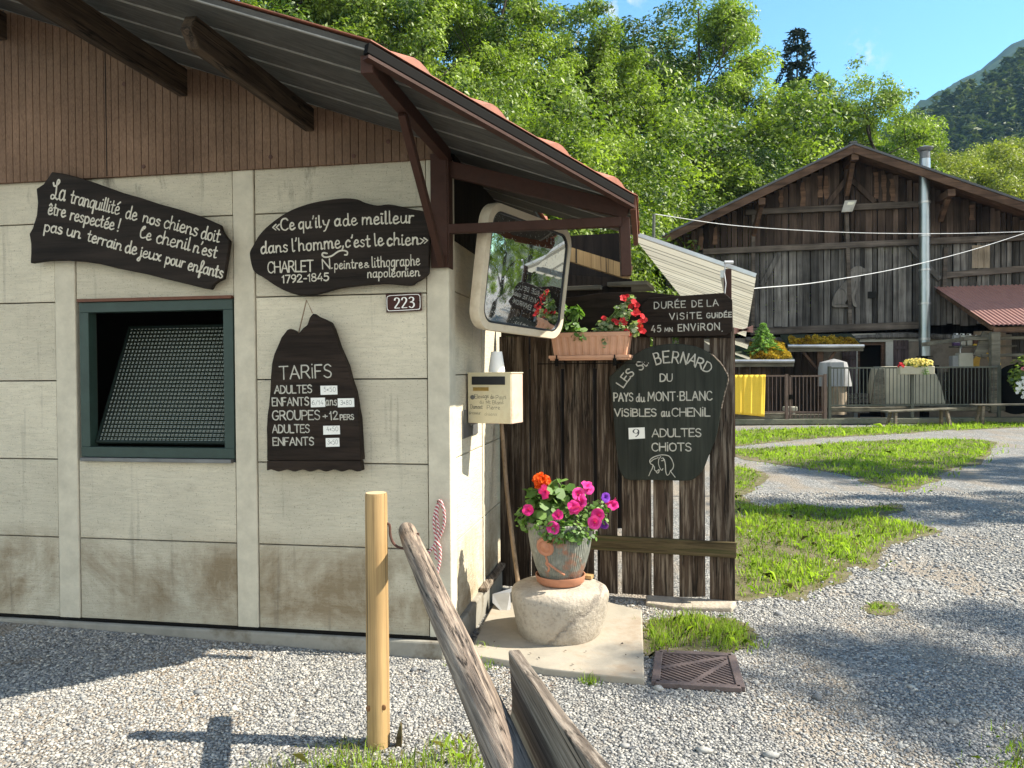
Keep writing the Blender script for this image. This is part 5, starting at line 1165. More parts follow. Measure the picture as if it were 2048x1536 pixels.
# floodlight
a, b = bs_(1684, 423, .35), bs_(1712, 401, .35)
fl_ = thing('floodlight', 'grey floodlight fixed under the barn gable', 'lamp', BW((a[0] + b[0]) / 2, .2, a[1]))
fx = nrm(-RN * .35 + ZZ); cN = nrm(RN - ZZ * .2)
P = [BP(.35)(*p) for p in ((1690, 401), (1714, 400), (1705, 423), (1683, 424))]; MB().prism(P, -RN * .08).build('housing', MT['limewash'], fl_, recalc=True, bev=.01)
P = [BP(.36)(*p) for p in ((1696, 404), (1709, 403.5), (1707, 409), (1694, 410))]; MB().prism(P, -RN * .015).build('lamp_glass', MT['lamp_glass'], fl_, recalc=True)
MB().tube([BW((a[0] + b[0]) / 2, .3, a[1] + .2), BW((a[0] + b[0]) / 2, -.02, a[1] + .25)], .03, 6).build('mount', MT['grey_metal'], fl_)
# carved sitting dog figure on the planks
t1 = zoomtr(2.667, 1280, 240)
dog = thing('dog_figure', 'carved grey wooden silhouette of a sitting dog fixed on the barn planks', 'wood carving', BP(.12)(*t1((1080, 1000))))
out = [(1212, 800), (1206, 793), (1190, 788), (1178, 780), (1155, 779), (1135, 788), (1120, 805), (1113, 830), (1108, 850), (1085, 870), (1055, 905), (1035, 940), (1025, 975), (1030, 995), (1060, 1000), (1112, 997), (1116, 988), (1095, 980), (1112, 950), (1125, 930), (1130, 955), (1136, 985), (1150, 998), (1160, 993), (1152, 975), (1146, 940), (1160, 905), (1172, 870), (1178, 845), (1180, 828), (1200, 822), (1211, 812)]
MB().prism([BP(.13)(*t1(p)) for p in cr(out, 3, True)], -RN * .09).build('figure', MT['greyfig'], dog, recalc=True, bev=.02)
B = Brush(BP(.131), RN, .012)
for p in ([(1130, 800), (1122, 820), (1130, 845), (1142, 840), (1146, 815)], [(1060, 900), (1085, 905), (1100, 935), (1092, 975)], [(1040, 985), (1080, 982), (1108, 990)], [(1150, 860), (1142, 900), (1128, 930)], [(1178, 812), (1200, 812)]): B.line(p, 5, tr=t1)
B.build(MT['oldwood'], dog, 'carved_lines')
# ------------------------------------------------------------------ mossy sheds, spruce seedling
def mossroof(name, label, x0, x1, ye, yb, d, depth, mat='stonebase'):
    a, b = bs_(x0, ye, d), bs_(x1, ye, d); zt = bs_((x0 + x1) / 2, yb, d - depth)[1]
    t = thing(name, label, 'shed', BW((a[0] + b[0]) / 2, d - depth / 2, 0))
    P = [BW(a[0], d, a[1]), BW(b[0], d, b[1]), BW(b[0], d - depth, zt), BW(a[0], d - depth, zt)]
    MB().prism(P, -ZZ * .08).build('roof', MT['mossdark'], t, recalc=True); MB().tube([P[0] + ZZ * -.02 + RN * .07, P[1] + ZZ * -.02 + RN * .07], .055, 8).build('gutter', MT['zinc'], t, smooth=True)
    MB().obox(BW(a[0], d + .0, a[1] - .2), RU * (b[0] - a[0]), -RN * .04, ZZ * .13).build('eave_board', MT['oldbeam'], t)
    return t, a, b, zt
def mossclump(t, quads, mat='moss', n=2600, h=.10, seed=3):
    rg = np.random.default_rng(seed); C_ = []; 
    P = np.array([[q for q in quads]])[0]
    u_, v_ = rg.random(n), rg.random(n); c = (P[0] * (1 - u_)[:, None] + P[1] * u_[:, None]) * (1 - v_)[:, None] + (P[3] * (1 - u_)[:, None] + P[2] * u_[:, None]) * v_[:, None]
    bumpy = (np.sin(c[:, 0] * 7 + seed) * np.sin(c[:, 1] * 9) * .5 + .5 + .3 * np.sin(c[:, 0] * 17)) * h
    c[:, 2] += rg.random(n) * (.03 + np.clip(bumpy, 0, 1)); edge = (u_ > .01) & (u_ < .99); c = c[edge]
    N_ = np.tile(A(0, -.4, .6), (len(c), 1)); V, Fc, T = leaves(c, N_, .075, rg, 'dia', .3, .6, tint=np.clip(rg.normal(.5 + .3 * np.sin(c[:, 0] * 5 + seed), .25), 0, 1), jit=.7)
    return part('moss', (V, Fc, T), mat, t)
sh1, a1, b1, zt1 = mossroof('mossy_shed', 'low brown shed with golden moss and a little spruce on its roof behind the canopy', 1440, 1588, 721, 690, 3.1, 1.5)
m = MB(); s = a1[0] + .05
while s < b1[0] - .35: w = rb.uniform(.2, .34); m.obox(BW(s, 2.75, .25), RU * (w - .02), -RN * .03, ZZ * (a1[1] - .35), rb.choice((.5, .8, 1., 1.3))); s += w
m.build('plank_wall', MT['brownwood'], sh1)
q = lambda x, y, d: BP(d)(x, y)
sg = [bs_(1500, 718, 3.1)[0], bs_(1585, 718, 3.1)[0], bs_(1565, 700, 2.0)[0], bs_(1500, 700, 2.)[0]]
mq = [BW(sg[0], 3.05, a1[1] + .03), BW(sg[1], 3.05, a1[1] + .03), BW(sg[2], 1.9, zt1 + .02), BW(sg[3], 1.9, zt1 + .02)]
mossclump(sh1, mq, n=5200, h=.16, seed=5)
sh2, a2, b2, zt2 = mossroof('mossy_shelter', 'open shelter with thick moss along its eave beside the barn door', 1575, 1727, 691, 668, 2.0, 1.7)
mq = [BW(a2[0] + .1, 1.98, a2[1] + .03), BW(b2[0] - .1, 1.98, b2[1] + .03), BW(b2[0] - .25, 1.2, b2[1] + .16), BW(a2[0] + .1, 1.2, a2[1] + .16)]
mossclump(sh2, mq, n=6500, h=.17, seed=9)
pp = bs_(1640, 760, 1.8)[0]
m = MB(); m.obox(BW(pp - .09, 1.7, .2), RU * .18, RN * .18, ZZ * (a2[1] - .38)); zc = a2[1] - .2
m.bar(BW(pp - .08, 1.8, zc - .55), BW(pp - .5, 1.8, zc), .08, .1, up=RN); m.bar(BW(pp + .08, 1.8, zc - .55), BW(pp + .45, 1.8, zc), .08, .1, up=RN); m.build('post', MT['barge'], sh2, bev=.01)
m = MB(); s = a2[0] - .9
while s < pp + .15: w = rb.uniform(.18, .3); m.obox(BW(s, .3, .2), RU * (w - .015), -RN * .03, ZZ * (a2[1] - .1), rb.choice((.4, .6, .8, 1.))); s += w
m.build('plank_wall', MT['brownwood'], sh2)
def spruce_mesh(h, seed, n_t=9, den=26, lsz=.06, rad=.38, jt=.012):
    rg = np.random.default_rng(seed); C_ = []; N_ = []; D_ = []
    for k in range(n_t):
        f = (k + .5) / n_t; z = h * (.08 + .92 * f); r = h * rad * (1 - f) ** .8 + .03 * h; nb = int(6 + 4 * (1 - f))
        for j in range(nb):
            an = 2 * pi * (j + rg.random() * .7) / nb + k; L_ = r * rg.uniform(.7, 1.1)
            for i in range(int(den * (.35 + L_ / (h * rad)))):
                t = rg.random() ** .7; p = A(cos(an) * L_ * t, sin(an) * L_ * t, z + h * .03 * t - h * .09 * t * t) + rg.normal(0, jt * h, 3) * A(1, 1, .5); C_.append(p); N_.append(A(0, 0, 1)); D_.append(an)
    return leaves(np.array(C_), np.array(N_), lsz, rg, 'dia', .2, .28, jit=.6)
sp = thing('spruce_seedling', 'bright green young spruce growing out of the moss on the shed roof', 'young tree', BW(bs_(1527, 700, 2.6)[0], 2.5, a1[1] + .12))
V, Fc, T = spruce_mesh(1.05, 3, 10, 60, .12, .58); link('crown', npmesh('crown', V, Fc, T), MT['needle_young'], sp); m = MB(); m.tube([wloc(sp) - ZZ * .1, wloc(sp) + ZZ * .85], [.02, .005], 6); m.build('trunk', MT['bark'], sp)
# ------------------------------------------------------------------ yard railings in front of the barn, gate, benches
YR = 22.3
def rail(name, label, cat, x0, x1, yt, yb, nb, mat, Y=YR, posts=(), foot=850, r=.012, Y1=None, group=None):
    Y1 = Y if Y1 is None else Y1
    a, b = W(x0, yt, Y), W(x1, yt, Y1); zt = (a[2] + b[2]) / 2; zb_ = W((x0 + x1) / 2, yb, (Y + Y1) / 2)[2]
    t = thing(name, label, cat, ((a[0] + b[0]) / 2, (Y + Y1) / 2, .2), group); a[2] = b[2] = zt
    MB().bar(a, b, .045, .045).build('rail', MT[mat], t); a2_, b2_ = a.copy(), b.copy(); a2_[2] = b2_[2] = zb_; MB().bar(a2_, b2_, .045, .045).build('rail', MT[mat], t)
    m = MB()
    for k in range(nb): p = a + (b - a) * (k + .5) / nb; m.tube([A(p[0], p[1], zb_), A(p[0], p[1], zt)], r, 5)
    m.build('railing_bars', MT[mat], t)
    for px in posts: p = W(px, yt, Y); m = MB(); m.obox(A(p[0] - .04, Y - .04, .15), A(.08, 0, 0), A(0, .08, 0), ZZ * (zt - .1)); m.build('post', MT[mat], t)
    return t
rail('metal_railing', 'long dark green metal railing carrying the yellow flower trough in front of the barn door', 'railing', 1656, 1999, 735, 810, 46, 'rail', posts=(1659, 1824, 1998))
rail('metal_railing', 'low metal railing under the yellow towel left of the small gate', 'railing', 1440, 1574, 752, 824, 16, 'gate', posts=(1573,))
gt = rail('yard_gate', 'small rust brown metal gate between two posts in front of the mossy shelter', 'gate', 1580, 1648, 752, 843, 9, 'gate', posts=(1650,))
m = MB()
for y in (824,): p, q2 = W(1580, y, YR), W(1648, y, YR); m.bar(p, q2, .04, .04)
for x in (1580, 1648): m.bar(W(x, 752, YR), W(x, 843, YR), .045, .045, up=(1, 0, 0))
m.build('gate_frame', MT['gate'], gt); MB().box(W(1582, 794, YR - .05), (.1, .05, .14)).build('lock', MT['steel_black'], gt)
m = MB(); p = W(1760, 820, YR); m.obox(A(W(1440, 830, YR)[0], YR - .05, .02), A(13, 0, 0), A(0, .4, 0), ZZ * .16); m.build('concrete_kerb', MT['stonebase'], None, kind='structure', bev=.02)
for x0, x1, y0, y1, nm in ((1656, 2060, 812, 824, 'a'), (1440, 1572, 826, 838, 'b'), (1580, 1648, 828, 842, 'c')):
    p, q2 = W(x0, y1, YR + .12), W(x1, y0, YR + .12); MB().obox(A(p[0], YR + .1, p[2]), A(q2[0] - p[0], 0, 0), A(0, .14, 0), ZZ * (q2[2] - p[2])).build('timber_sleeper', MT['oldbeam'], None, {'a': 'long grey timber sleeper lying under the dark green railing', 'b': 'grey timber sleeper under the railing with the yellow towel', 'c': 'short timber sleeper behind the foot of the small yard gate'}[nm], 'timber', 'timber sleepers under the railings', bev=.015)
# yellow towel
m = MB(); nx, nz = 26, 14; V = []
pt0, pt1 = W(1462, 752, YR - .06), W(1531, 752, YR - .06); zb0, zb1 = W(1462, 829, YR)[2], W(1528, 835, YR)[2]
for j in range(nz + 1):
    for i in range(nx + 1):
        x = i / nx; z = j / nz; xx = pt0[0] + (pt1[0] - pt0[0]) * (x * (1 - .04 * z)); V.append((xx, YR - .07 + .02 * sin(x * 19) * z + .012 * sin(x * 41) - .02 * (abs(x - .37) < .02), pt0[2] + .03 + ((zb0 + (zb1 - zb0) * x) - pt0[2]) * z))
m.add(V, [(j * (nx + 1) + i, j * (nx + 1) + i + 1, (j + 1) * (nx + 1) + i + 1, (j + 1) * (nx + 1) + i) for j in range(nz) for i in range(nx)])
o = m.build('yellow_towel', MT['yellow'], None, 'big yellow towel hung over the railing behind the board gate', 'towel', smooth=True); so_ = o.modifiers.new('solid', 'SOLIDIFY'); so_.thickness = .012
# flower trough
p, q2 = W(1797, 747, YR - .16), W(1866, 747, YR - .16)
ft = thing('flower_trough', 'cream flower trough of yellow flowers hanging on the dark green railing', 'planter', ((p[0] + q2[0]) / 2, p[1], p[2] - .02))
MB().obox(A(p[0], p[1] - .1, p[2] - .03), A(q2[0] - p[0], 0, 0), A(0, .2, 0), ZZ * .24).build('trough', MT['creamboard'], ft, bev=.02)
yf = thing('yellow_flowers', 'mass of yellow flowers with a few red ones filling the cream trough', 'plant', ((p[0] + q2[0]) / 2, p[1], p[2] + .2))
cc_ = (p + q2) / 2 + ZZ * .26; c, nn = bush(cc_, (.52, .14, .14), 420, r_); part('foliage', leaves(c, nn, .07, r_, 'dia', .3, .5), 'pleaf', yf)
c, nn = bush(cc_ + A(.05, -.04, .05), (.46, .15, .13), 230, r_); part('yellow_blossoms', petalfl(c, nn + A(0, -.8, 0), [.035] * 230, r_), 'yel', yf)
c, nn = bush(cc_ + A(-.43, -.05, -.02), (.09, .1, .09), 40, r_); part('red_blossoms', petalfl(c, nn + A(0, -.8, 0), [.035] * 40, r_), 'red', yf)
c, nn = bush(cc_ + A(.2, -.16, -.2), (.12, .03, .14), 60, r_); part('trailing_leaves', leaves(c, nn, .06, r_, 'dia', .3, .4), 'pleaf', yf)
# benches
def bench(label, L_, R_, Y0, Y1, topl, topr, foot):
    t = thing('wooden_bench', label, 'bench', ((L_[0] + R_[0]) / 2, (Y0 + Y1) / 2, .02), 'grey wooden benches on the grass before the barn')
    a, b = L_, R_; d = nrm(b - a); n_ = A(-d[1], d[0], 0)
    m = MB(); m.bar(a, b, .36, .045); m.build('seat', MT['oldbeam'], t, bev=.01)
    for f in (.13, .87):
        for sd_ in (-1, 1):
            p = a + (b - a) * f + n_ * .1 * sd_ - ZZ * .02; e = p + n_ * .07 * sd_ + d * (-.06 if f < .5 else .06); e[2] = .02; MB().bar(e, p, .08, .07, up=d).build('leg', MT['bench'], t, bev=.006)
    return t
bench('wooden bench with a grey sagging seat below the yellow flower trough', W(1768, 823, 21.2), W(1905, 817, 21.6), 21.2, 21.6, 0, 0, 0)
bench('wooden bench with a straight plank seat at the right end of the railing', W(1944, 810, 21.7), W(2090, 808, 21.5), 21.7, 21.5, 0, 0, 0)
# things behind the railing
P = [W(x, y, 23.2) for x, y in ((1758, 808), (1757, 770), (1762, 738), (1768, 733), (1858, 732), (1874, 750), (1884, 775), (1891, 808))]
dh = MB(); dh.prism(P, A(0, .7, 0)); dh.build('arched_shelter', MT['creamboard'], None, 'cream board shelter with a rounded shoulder standing behind the railing', 'shelter', recalc=True, bev=.02)
P = [W(x, y, 23.0) for x, y in ((1744, 808), (1750, 760), (1758, 738), (1769, 738), (1771, 808))]; MB().prism(P, A(0, .08, 0)).build('leaning_frame', MT['oldbeam'], None, 'grey wooden frame leaning on the left side of the cream shelter', 'frame', recalc=True)
cp = W(1668, 760, 23.3); tk = thing('covered_barrel', 'tan barrel under a white tarpaulin beside the shelter post', 'barrel', (cp[0], cp[1], .25))
m = MB(); m.lathe([(.34, .25), (.36, .8), (.35, 1.6), (0, 1.6)], A(cp[0], cp[1], 0), 24); m.build('barrel', MT['lightwood'], tk, smooth=True)
m = MB(); m.lathe([(.44, 1.1), (.41, 1.35), (.39, 1.66), (.36, 1.82), (.18, 1.88), (0, 1.93)], A(cp[0], cp[1], 0), 48, fn=lambda a, z: 1 + .10 * sin(3 * a + z * 3) + .06 * sin(7 * a - z) + .04 * sin(13 * a)); m.build('tarpaulin', MT['tarp'], tk, smooth=True)
m = MB(); a, b = W(1691, 735 + 65, 24.0), W(1712, 760, 24.0); 
for k in range(4): m.obox(A(a[0] - .2, 23.8, .25 + k * .16), A(.85, 0, 0), A(0, .5, 0), ZZ * .12)
m.build('step_stack', MT['oldwood'], None, 'stack of grey boards leading up to the barn door', 'boards')
wt = W(1583, 838, 21.75); st_ = thing('white_trestle', 'small sunlit white trestle standing in front of the gate post', 'trestle', (wt[0], wt[1], .02))
for (x0, x1, y0, y1, nm) in ((1568, 1593, 813, 822, 'top'), (1570, 1576, 822, 842, 'leg'), (1582, 1590, 822, 842, 'leg'), (1568, 1578, 842, 846, 'foot'), (1580, 1590, 842, 846, 'foot')):
    p, q2 = W(x0, y1, 22.6), W(x1, y0, 22.6); MB().obox(A(p[0], 22.5, p[2]), A(q2[0] - p[0], 0, 0), A(0, .26, 0), ZZ * (q2[2] - p[2])).build(nm, MT['white_box'], st_, bev=.025)
# shelf, canisters, wash unit, hose under the lean-to
dS = 1.0; a, b = bs_(1902, 693, dS), bs_(1985, 690, dS); zsft = (a[1] + b[1]) / 2
shf = MB(); shf.obox(BW(a[0], dS - .2, zsft - .05), RU * (b[0] - a[0] + .6), RN * .4, ZZ * .05); shf.build('wall_shelf', MT['oldbeam'], None, 'rough wooden shelf under the lean to roof holding canisters', 'shelf')
for x, mat, lb, w_, hh_ in ((1912, 'tarp', 'grey and purple plastic canister on the wall shelf', .18, .34), (1925, 'white_box', 'first white canister on the wall shelf next to the purple one', .15, .33), (1938, 'white_box', 'second white canister on the wall shelf beside the blue bottle', .15, .32), (1950, 'iron', 'dark bottle with a blue and yellow label on the wall shelf', .13, .28)):
    s_ = bs_(x, 690, dS)[0]; t = thing('canister', lb, 'canister', BW(s_, dS, zsft), 'canisters on the shelf under the lean to'); m = MB(); c = BW(s_, dS, zsft + .002)
    m.obox(c - RU * w_ / 2 - RN * .1, RU * w_, RN * .2, ZZ * hh_); m.build('body', MT[mat], t, bev=.035, seg=3); m = MB(); m.lathe([(.03, hh_), (.03, hh_ + .05), (0, hh_ + .05)], c + RU * .03, 10); m.build('cap', MT['white_plastic'], t)
    m = MB(); m.tube(cr([c - RU * .07 + ZZ * (hh_ - .01), c - RU * .05 + ZZ * (hh_ + .05), c + RU * .0 + ZZ * (hh_ + .045)], 4), .013, 6); m.build('handle', MT[mat], t)
    if x == 1912: MB().obox(c - RU * (w_ / 2 + .003) - RN * .103, RU * (w_ + .006), RN * .206, ZZ * .11).build('label_band', plain('purple_band', (.08, .04, .12), .5), t, bev=.02)
    if x == 1950: MB().obox(c - RU * (w_ / 2 + .003) - RN * .103, RU * (w_ + .006), RN * .206, ZZ * .06).build('label_band', MT['yellow'], t, bev=.02)
a, b = bs_(1914, 735, 1.2), bs_(1942, 706, 1.2); wu = thing('wash_unit', 'white wash basin cabinet with a tap under the canister shelf', 'sink', BW((a[0] + b[0]) / 2, 1.2, .3))
MB().obox(BW(a[0], 1.0, a[1]), RU * (b[0] - a[0]), RN * .4, ZZ * (b[1] - a[1])).build('cabinet', MT['white_box'], wu, bev=.02); a = bs_(1901, 735, 1.1); MB().obox(BW(a[0], .95, a[1] - .0), RU * .22, RN * .35, ZZ * (b[1] - a[1] - .08)).build('side_tank', MT['tarp'], wu, bev=.02)
MB().obox(BW(a[0], .9, .3), RU * 1.3, RN * .5, ZZ * (a[1] - .3)).build('base', MT['beam_dark'], wu); m = MB(); c = BW(b[0] - .3, 1.2, b[1]); m.tube(cr([c, c + ZZ * .16, c + ZZ * .2 + RN * .08, c + RN * .12 + ZZ * .14], 4), .015, 6); m.build('tap', MT['zinc'], wu)
m = MB(); c = BP(1.0)(1968, 733)
for k in range(6):
    r0 = (.15 + .05 * k); P = [c + RU * r0 * cos(t) + ZZ * (.44 + .0 * k) * sin(t) * (1 - .02 * k) + RN * .03 * k for t in np.linspace(-.9, pi + .9, 24)]; m.tube(P, .022, 6)
m.build('hose_coil', MT['hose'], None, 'coiled yellow hose hanging on the wall under the lean to', 'hose', smooth=True)
MB().tube([BP(.9)(1968, 703), BP(-.02)(1968, 703)], .03, 6).build('hose_hook', MT['steel_black'], bpy.data.objects['hose_coil'])
# crates and cart behind the railing on the right
m = MB()
for k in range(3): m.obox(W(1905, 800 - k * 20, 24.3), A(.95, 0, 0), A(0, .5, 0), ZZ * .26, .8)
m.build('crate_stack', MT['oldbeam'], None, 'stack of dim wooden crates behind the railing under the hose', 'crates', bev=.02)
cl_ = BP(2.6)(2026, 808); rl = thing('cable_drum', 'dark round drum standing under the hanging geraniums at the right edge', 'drum', (cl_[0], cl_[1], .3))
def disc3(c, r, th_, ax, mat, nm):
    m = MB(); k = MB(); k.lathe([(0, 0), (r, 0), (r, th_), (0, th_)], (0, 0, 0), 36); x_ = nrm(np.cross(ZZ, ax)); m.add([c + x_ * v[0] + ZZ * v[1] + ax * v[2] for v in k.v], k.f); m.build(nm, MT[mat], rl, recalc=True)
axd = nrm(RN * .55 - RU * .85); cd_ = BP(2.6)(2032, 805); cd_[2] = 1.0
disc3(cd_, .72, .05, axd, 'steel_black', 'disc'); disc3(cd_ - axd * .5, .72, .05, axd, 'grey_metal', 'disc'); disc3(cd_ - axd * .45, .3, .45, axd, 'steel_black', 'hub')
# hanging flowers on the right
hp = BP(2.75)(2042, 768)
hg = thing('hanging_planter', 'hanging planter of trailing geraniums on the lean to post at the right edge', 'planter', hp)
MB().obox(hp - A(.1, .1, .1), A(.7, 0, 0), A(0, .22, 0), ZZ * .2).build('trough', MT['creamboard'], hg, bev=.02)
c, nn = bush(hp + A(.1, -.1, .25), (.55, .2, .6), 700, r_); gr_ = thing('trailing_geranium', 'dark leaved trailing geranium with pink and white flowers at the right edge', 'plant', hp + ZZ * .1)
part('foliage', leaves(c, nn, .10, r_, 'hex', .3, .45), 'needle_young' if False else 'leaf', gr_)
c, nn = bush(hp + A(.15, -.28, .45), (.4, .06, .3), 24, r_); part('pink_blossoms', petalfl(c, nn * .3 + A(0, -1, 0), [.055] * 24, r_), 'rose', gr_)
c, nn = bush(hp + A(-.05, -.28, -.1), (.4, .06, .3), 34, r_); part('white_blossoms', petalfl(c, nn * .3 + A(0, -1, 0), [.05] * 34, r_), 'whitep', gr_)
# lines across the yard
m = MB(); g0 = W(1308, 470, 14); m.tube([W(1308, 428, 14), W(1307, 500, 14)], .03, 6)
polep = m.build('line_pole', MT['rail'], None, 'thin green metal pole holding the clothes line above the canopy', 'pole')
m = MB(); m.tube(cr([W(1309, 428, 14), W(1480, 452, 15.5), W(1700, 465, 17), W(1900, 467, 18.5), W(2060, 463, 19.5)], 8), .008, 5); m.build('clothes_line', MT['cable'], None, 'upper sagging white line stretched from the green pole across the barn', 'line')
m = MB(); m.tube(cr([W(1506, 577, 9), W(1640, 564, 11), W(1800, 536, 13.5), W(1940, 501, 16), W(2060, 463, 18.5)], 8), .006, 5); m.build('clothes_line', MT['cable'], None, 'lower white line rising from the canopy corner to the right', 'line')
# terracotta bars poking out beside the gate
m = MB()
for k in range(4): m.bar(W(1466, 668 - k * 4, 6.4), W(1506, 656 - k * 0 + k * 4 - 4, 6.4), .008, .012)
m.build('clothes_rack', MT['redsheet'], None, 'small rack of thin red bars sticking out past the right gate edge', 'rack')
# ================================================================== GROUND
def gz(x, y): return .028 * np.clip(-np.asarray(x) - .45, 0, 3.2) + 0 * np.asarray(y)
xs = np.unique(np.r_[np.linspace(-6, 6, 49), -1500, -400, -120, -50, -25, -12, 12, 25, 50, 120, 400, 1500]); ys = np.unique(np.r_[np.linspace(-2, 12, 57), -230, -100, -30, -8, 18, 30, 60, 150, 500, 2500])
X, Y = np.meshgrid(xs, ys); V = np.column_stack([X.ravel(), Y.ravel(), gz(X, Y).ravel()]); nx = len(xs)
Fc = np.array([(j * nx + i, j * nx + i + 1, (j + 1) * nx + i + 1, (j + 1) * nx + i) for j in range(len(ys) - 1) for i in range(nx - 1)])
link('gravel_ground', npmesh('gravel_ground', V, Fc, smooth=True), MT['gravel'], kind='structure')
def hz(x, y):
    """wooded slopes behind the barn; big spur on the right"""
    x, y = np.asarray(x, float), np.asarray(y, float)
    a = np.clip((y - 41) / 60, 0, 1.6) * 13 * np.clip((46 - x) / 40, .1, 1.)
    b = np.clip((y - 90) / 190, 0, 1.25) ** 1.15 * np.clip(66 + .42 * (x - 165), 0, 260) * np.clip((x - 30) / 70, 0, 1)
    return np.maximum(a, b) + .6 * np.sin(x * .21) * np.clip((y - 45) / 20, 0, 1) - .4
xs = np.linspace(-110, 420, 107); ys = np.linspace(38, 460, 86); X, Y = np.meshgrid(xs, ys); V = np.column_stack([X.ravel(), Y.ravel(), hz(X, Y).ravel()]); nx = len(xs)
Fc = np.array([(j * nx + i, j * nx + i + 1, (j + 1) * nx + i + 1, (j + 1) * nx + i) for j in range(len(ys) - 1) for i in range(nx - 1)])
link('wooded_hill', npmesh('wooded_hill', V, Fc, smooth=True), MT['hill'], kind='structure')
xs = np.linspace(430, 1000, 60); ys = np.linspace(700, 1300, 40); X, Y = np.meshgrid(xs, ys); rg = np.random.default_rng(2)
Zm = np.clip(351 + .62 * (X - 553), -20, 900) * np.clip((Y - 680) / 200, 0, 1) + 5 * np.sin(X * .031 + Y * .02) + 3 * np.sin(X * .07 - Y * .05) + rg.normal(0, 1.5, X.shape)
V = np.column_stack([X.ravel(), Y.ravel(), Zm.ravel()]); nx = len(xs)
Fc = np.array([(j * nx + i, j * nx + i + 1, (j + 1) * nx + i + 1, (j + 1) * nx + i) for j in range(len(ys) - 1) for i in range(nx - 1)])
link('mountain', npmesh('mountain', V, Fc, smooth=True), MT['mount'], kind='structure')
# ------------------------------------------------------------------ grass
def inpoly(P, q):
    x, y = q[:, 0], q[:, 1]; r = np.zeros(len(q), bool); n = len(P)
    for i in range(n):
        a, b = P[i], P[(i + 1) % n]; c = ((a[1] > y) != (b[1] > y)) & (x < (b[0] - a[0]) * (y - a[1]) / (b[1] - a[1] + 1e-12) + a[0]); r ^= c
    return r
def blades(q, h, w, rg, dry=.0, lean=.45):
    n = len(q); an = rg.random(n) * 2 * pi; ln = rg.normal(0, lean, (n, 2)); hh = h * rg.uniform(.45, 1.25, n)
    b = np.column_stack([q[:, 0], q[:, 1], gz(q[:, 0], q[:, 1]) - .003]); d = np.column_stack([np.cos(an), np.sin(an), 0 * an]) * (w * rg.uniform(.6, 1.3, n))[:, None] / 2
    mid = b + np.column_stack([ln * .35 * hh[:, None], hh * .6]); tip = b + np.column_stack([ln * hh[:, None], hh * np.clip(1 - .3 * np.abs(ln).sum(1), .3, 1)])
    V = np.stack([b - d, b + d, mid + d * .6, tip, mid - d * .6], 1).reshape(-1, 3); return V, np.arange(5 * n).reshape(n, 5)
LAWNS = []
def edged(P, q):
    d = np.full(len(q), 9.)
    for i in range(len(P)):
        a, b = P[i], P[(i + 1) % len(P)]; ab = b - a; t = np.clip(((q - a) @ ab) / (ab @ ab + 1e-9), 0, 1); d = np.minimum(d, np.linalg.norm(q - a - t[:, None] * ab, axis=1))
    return d
def lawn(name, pix, dens, h, w, seed, fuzz=.06, sheet=True, dry=0., edge=.2, mat='grassb', zoff=.005):
    rg = np.random.default_rng(seed); P = np.array([G(*p)[:2] for p in cr(pix, 5, True)])
    lo, hi = P.min(0), P.max(0); n = int((hi - lo).prod() * dens); q = rg.uniform(lo, hi, (n, 2))
    ins = inpoly(P, q + rg.normal(0, fuzz, (n, 2)) * (rg.random((n, 1)) < .6)); q = q[ins]
    # clumpy cover: thin worn spots
    nz = np.sin(q[:, 0] * 4.1 + seed) * np.sin(q[:, 1] * 3.3 + seed * 2) + .5 * np.sin(q[:, 0] * 11 + q[:, 1] * 7); q = q[nz + rg.normal(0, .5, len(q)) > -1.0]
    LAWNS.append(P); ed = edged(P, q); kp = rg.random(len(q)) < np.clip(.25 + ed / edge, .2, 1); q = q[kp]; ed = ed[kp]
    nz = np.sin(q[:, 0] * 3.1 + seed) * np.sin(q[:, 1] * 2.7 + seed * 2) + .4 * np.sin(q[:, 0] * 13 + q[:, 1] * 9)
    V, Fc = blades(q, h * np.clip(.35 + ed / edge * .65, .35, 1) * np.clip(.8 + .4 * nz + .3 * rg.normal(0, 1, len(q)), .3, 1.9), w, rg); T = np.clip(.45 + .22 * nz + rg.normal(0, .18, len(q)), 0, 1)
    if sheet:
        Q = P + rg.normal(0, fuzz * .5, P.shape); m = MB(); m.add([(x, y, float(gz(x, y)) + zoff) for x, y in Q], [list(range(len(Q)))]); m.build('lawn_soil', MT['lawn'], None, kind='structure', recalc=True)
    dr = rg.random(len(q)) < dry + .22 * np.clip(1 - ed / edge, 0, 1) + .10 * (nz < -.4)
    mi = dr.astype(np.int32); me = npmesh(name, V, Fc, T, mi); me.materials.append(MT[mat]); me.materials.append(MT['grass_dry']); return link(name, me, None, kind='stuff')
def stuff_label(o, l, c): o['label'] = l; o['category'] = c
stuff_label(lawn('lawn_grass', [(1440, 866), (1600, 858), (1760, 854), (1900, 848), (2080, 838), (2080, 853), (1900, 861), (1800, 868), (1650, 876), (1560, 884), (1440, 893)], 420, .11, .022, 1, .12), 'bright strip of lawn grass at the foot of the barn railing', 'grass')
stuff_label(lawn('lawn_grass', [(1440, 899), (1560, 895), (1680, 886), (1830, 880), (1990, 884), (1960, 925), (1905, 940), (1860, 968), (1800, 986), (1745, 970), (1680, 948), (1560, 930), (1440, 905)], 700, .085, .016, 2, .12), 'middle tongue of lawn grass between two gravel tracks', 'grass')
stuff_label(lawn('lawn_grass', [(1455, 938), (1500, 938), (1535, 955), (1505, 980), (1455, 998)], 1300, .075, .012, 3, .06), 'small lawn patch at the far edge of the board gate', 'grass')
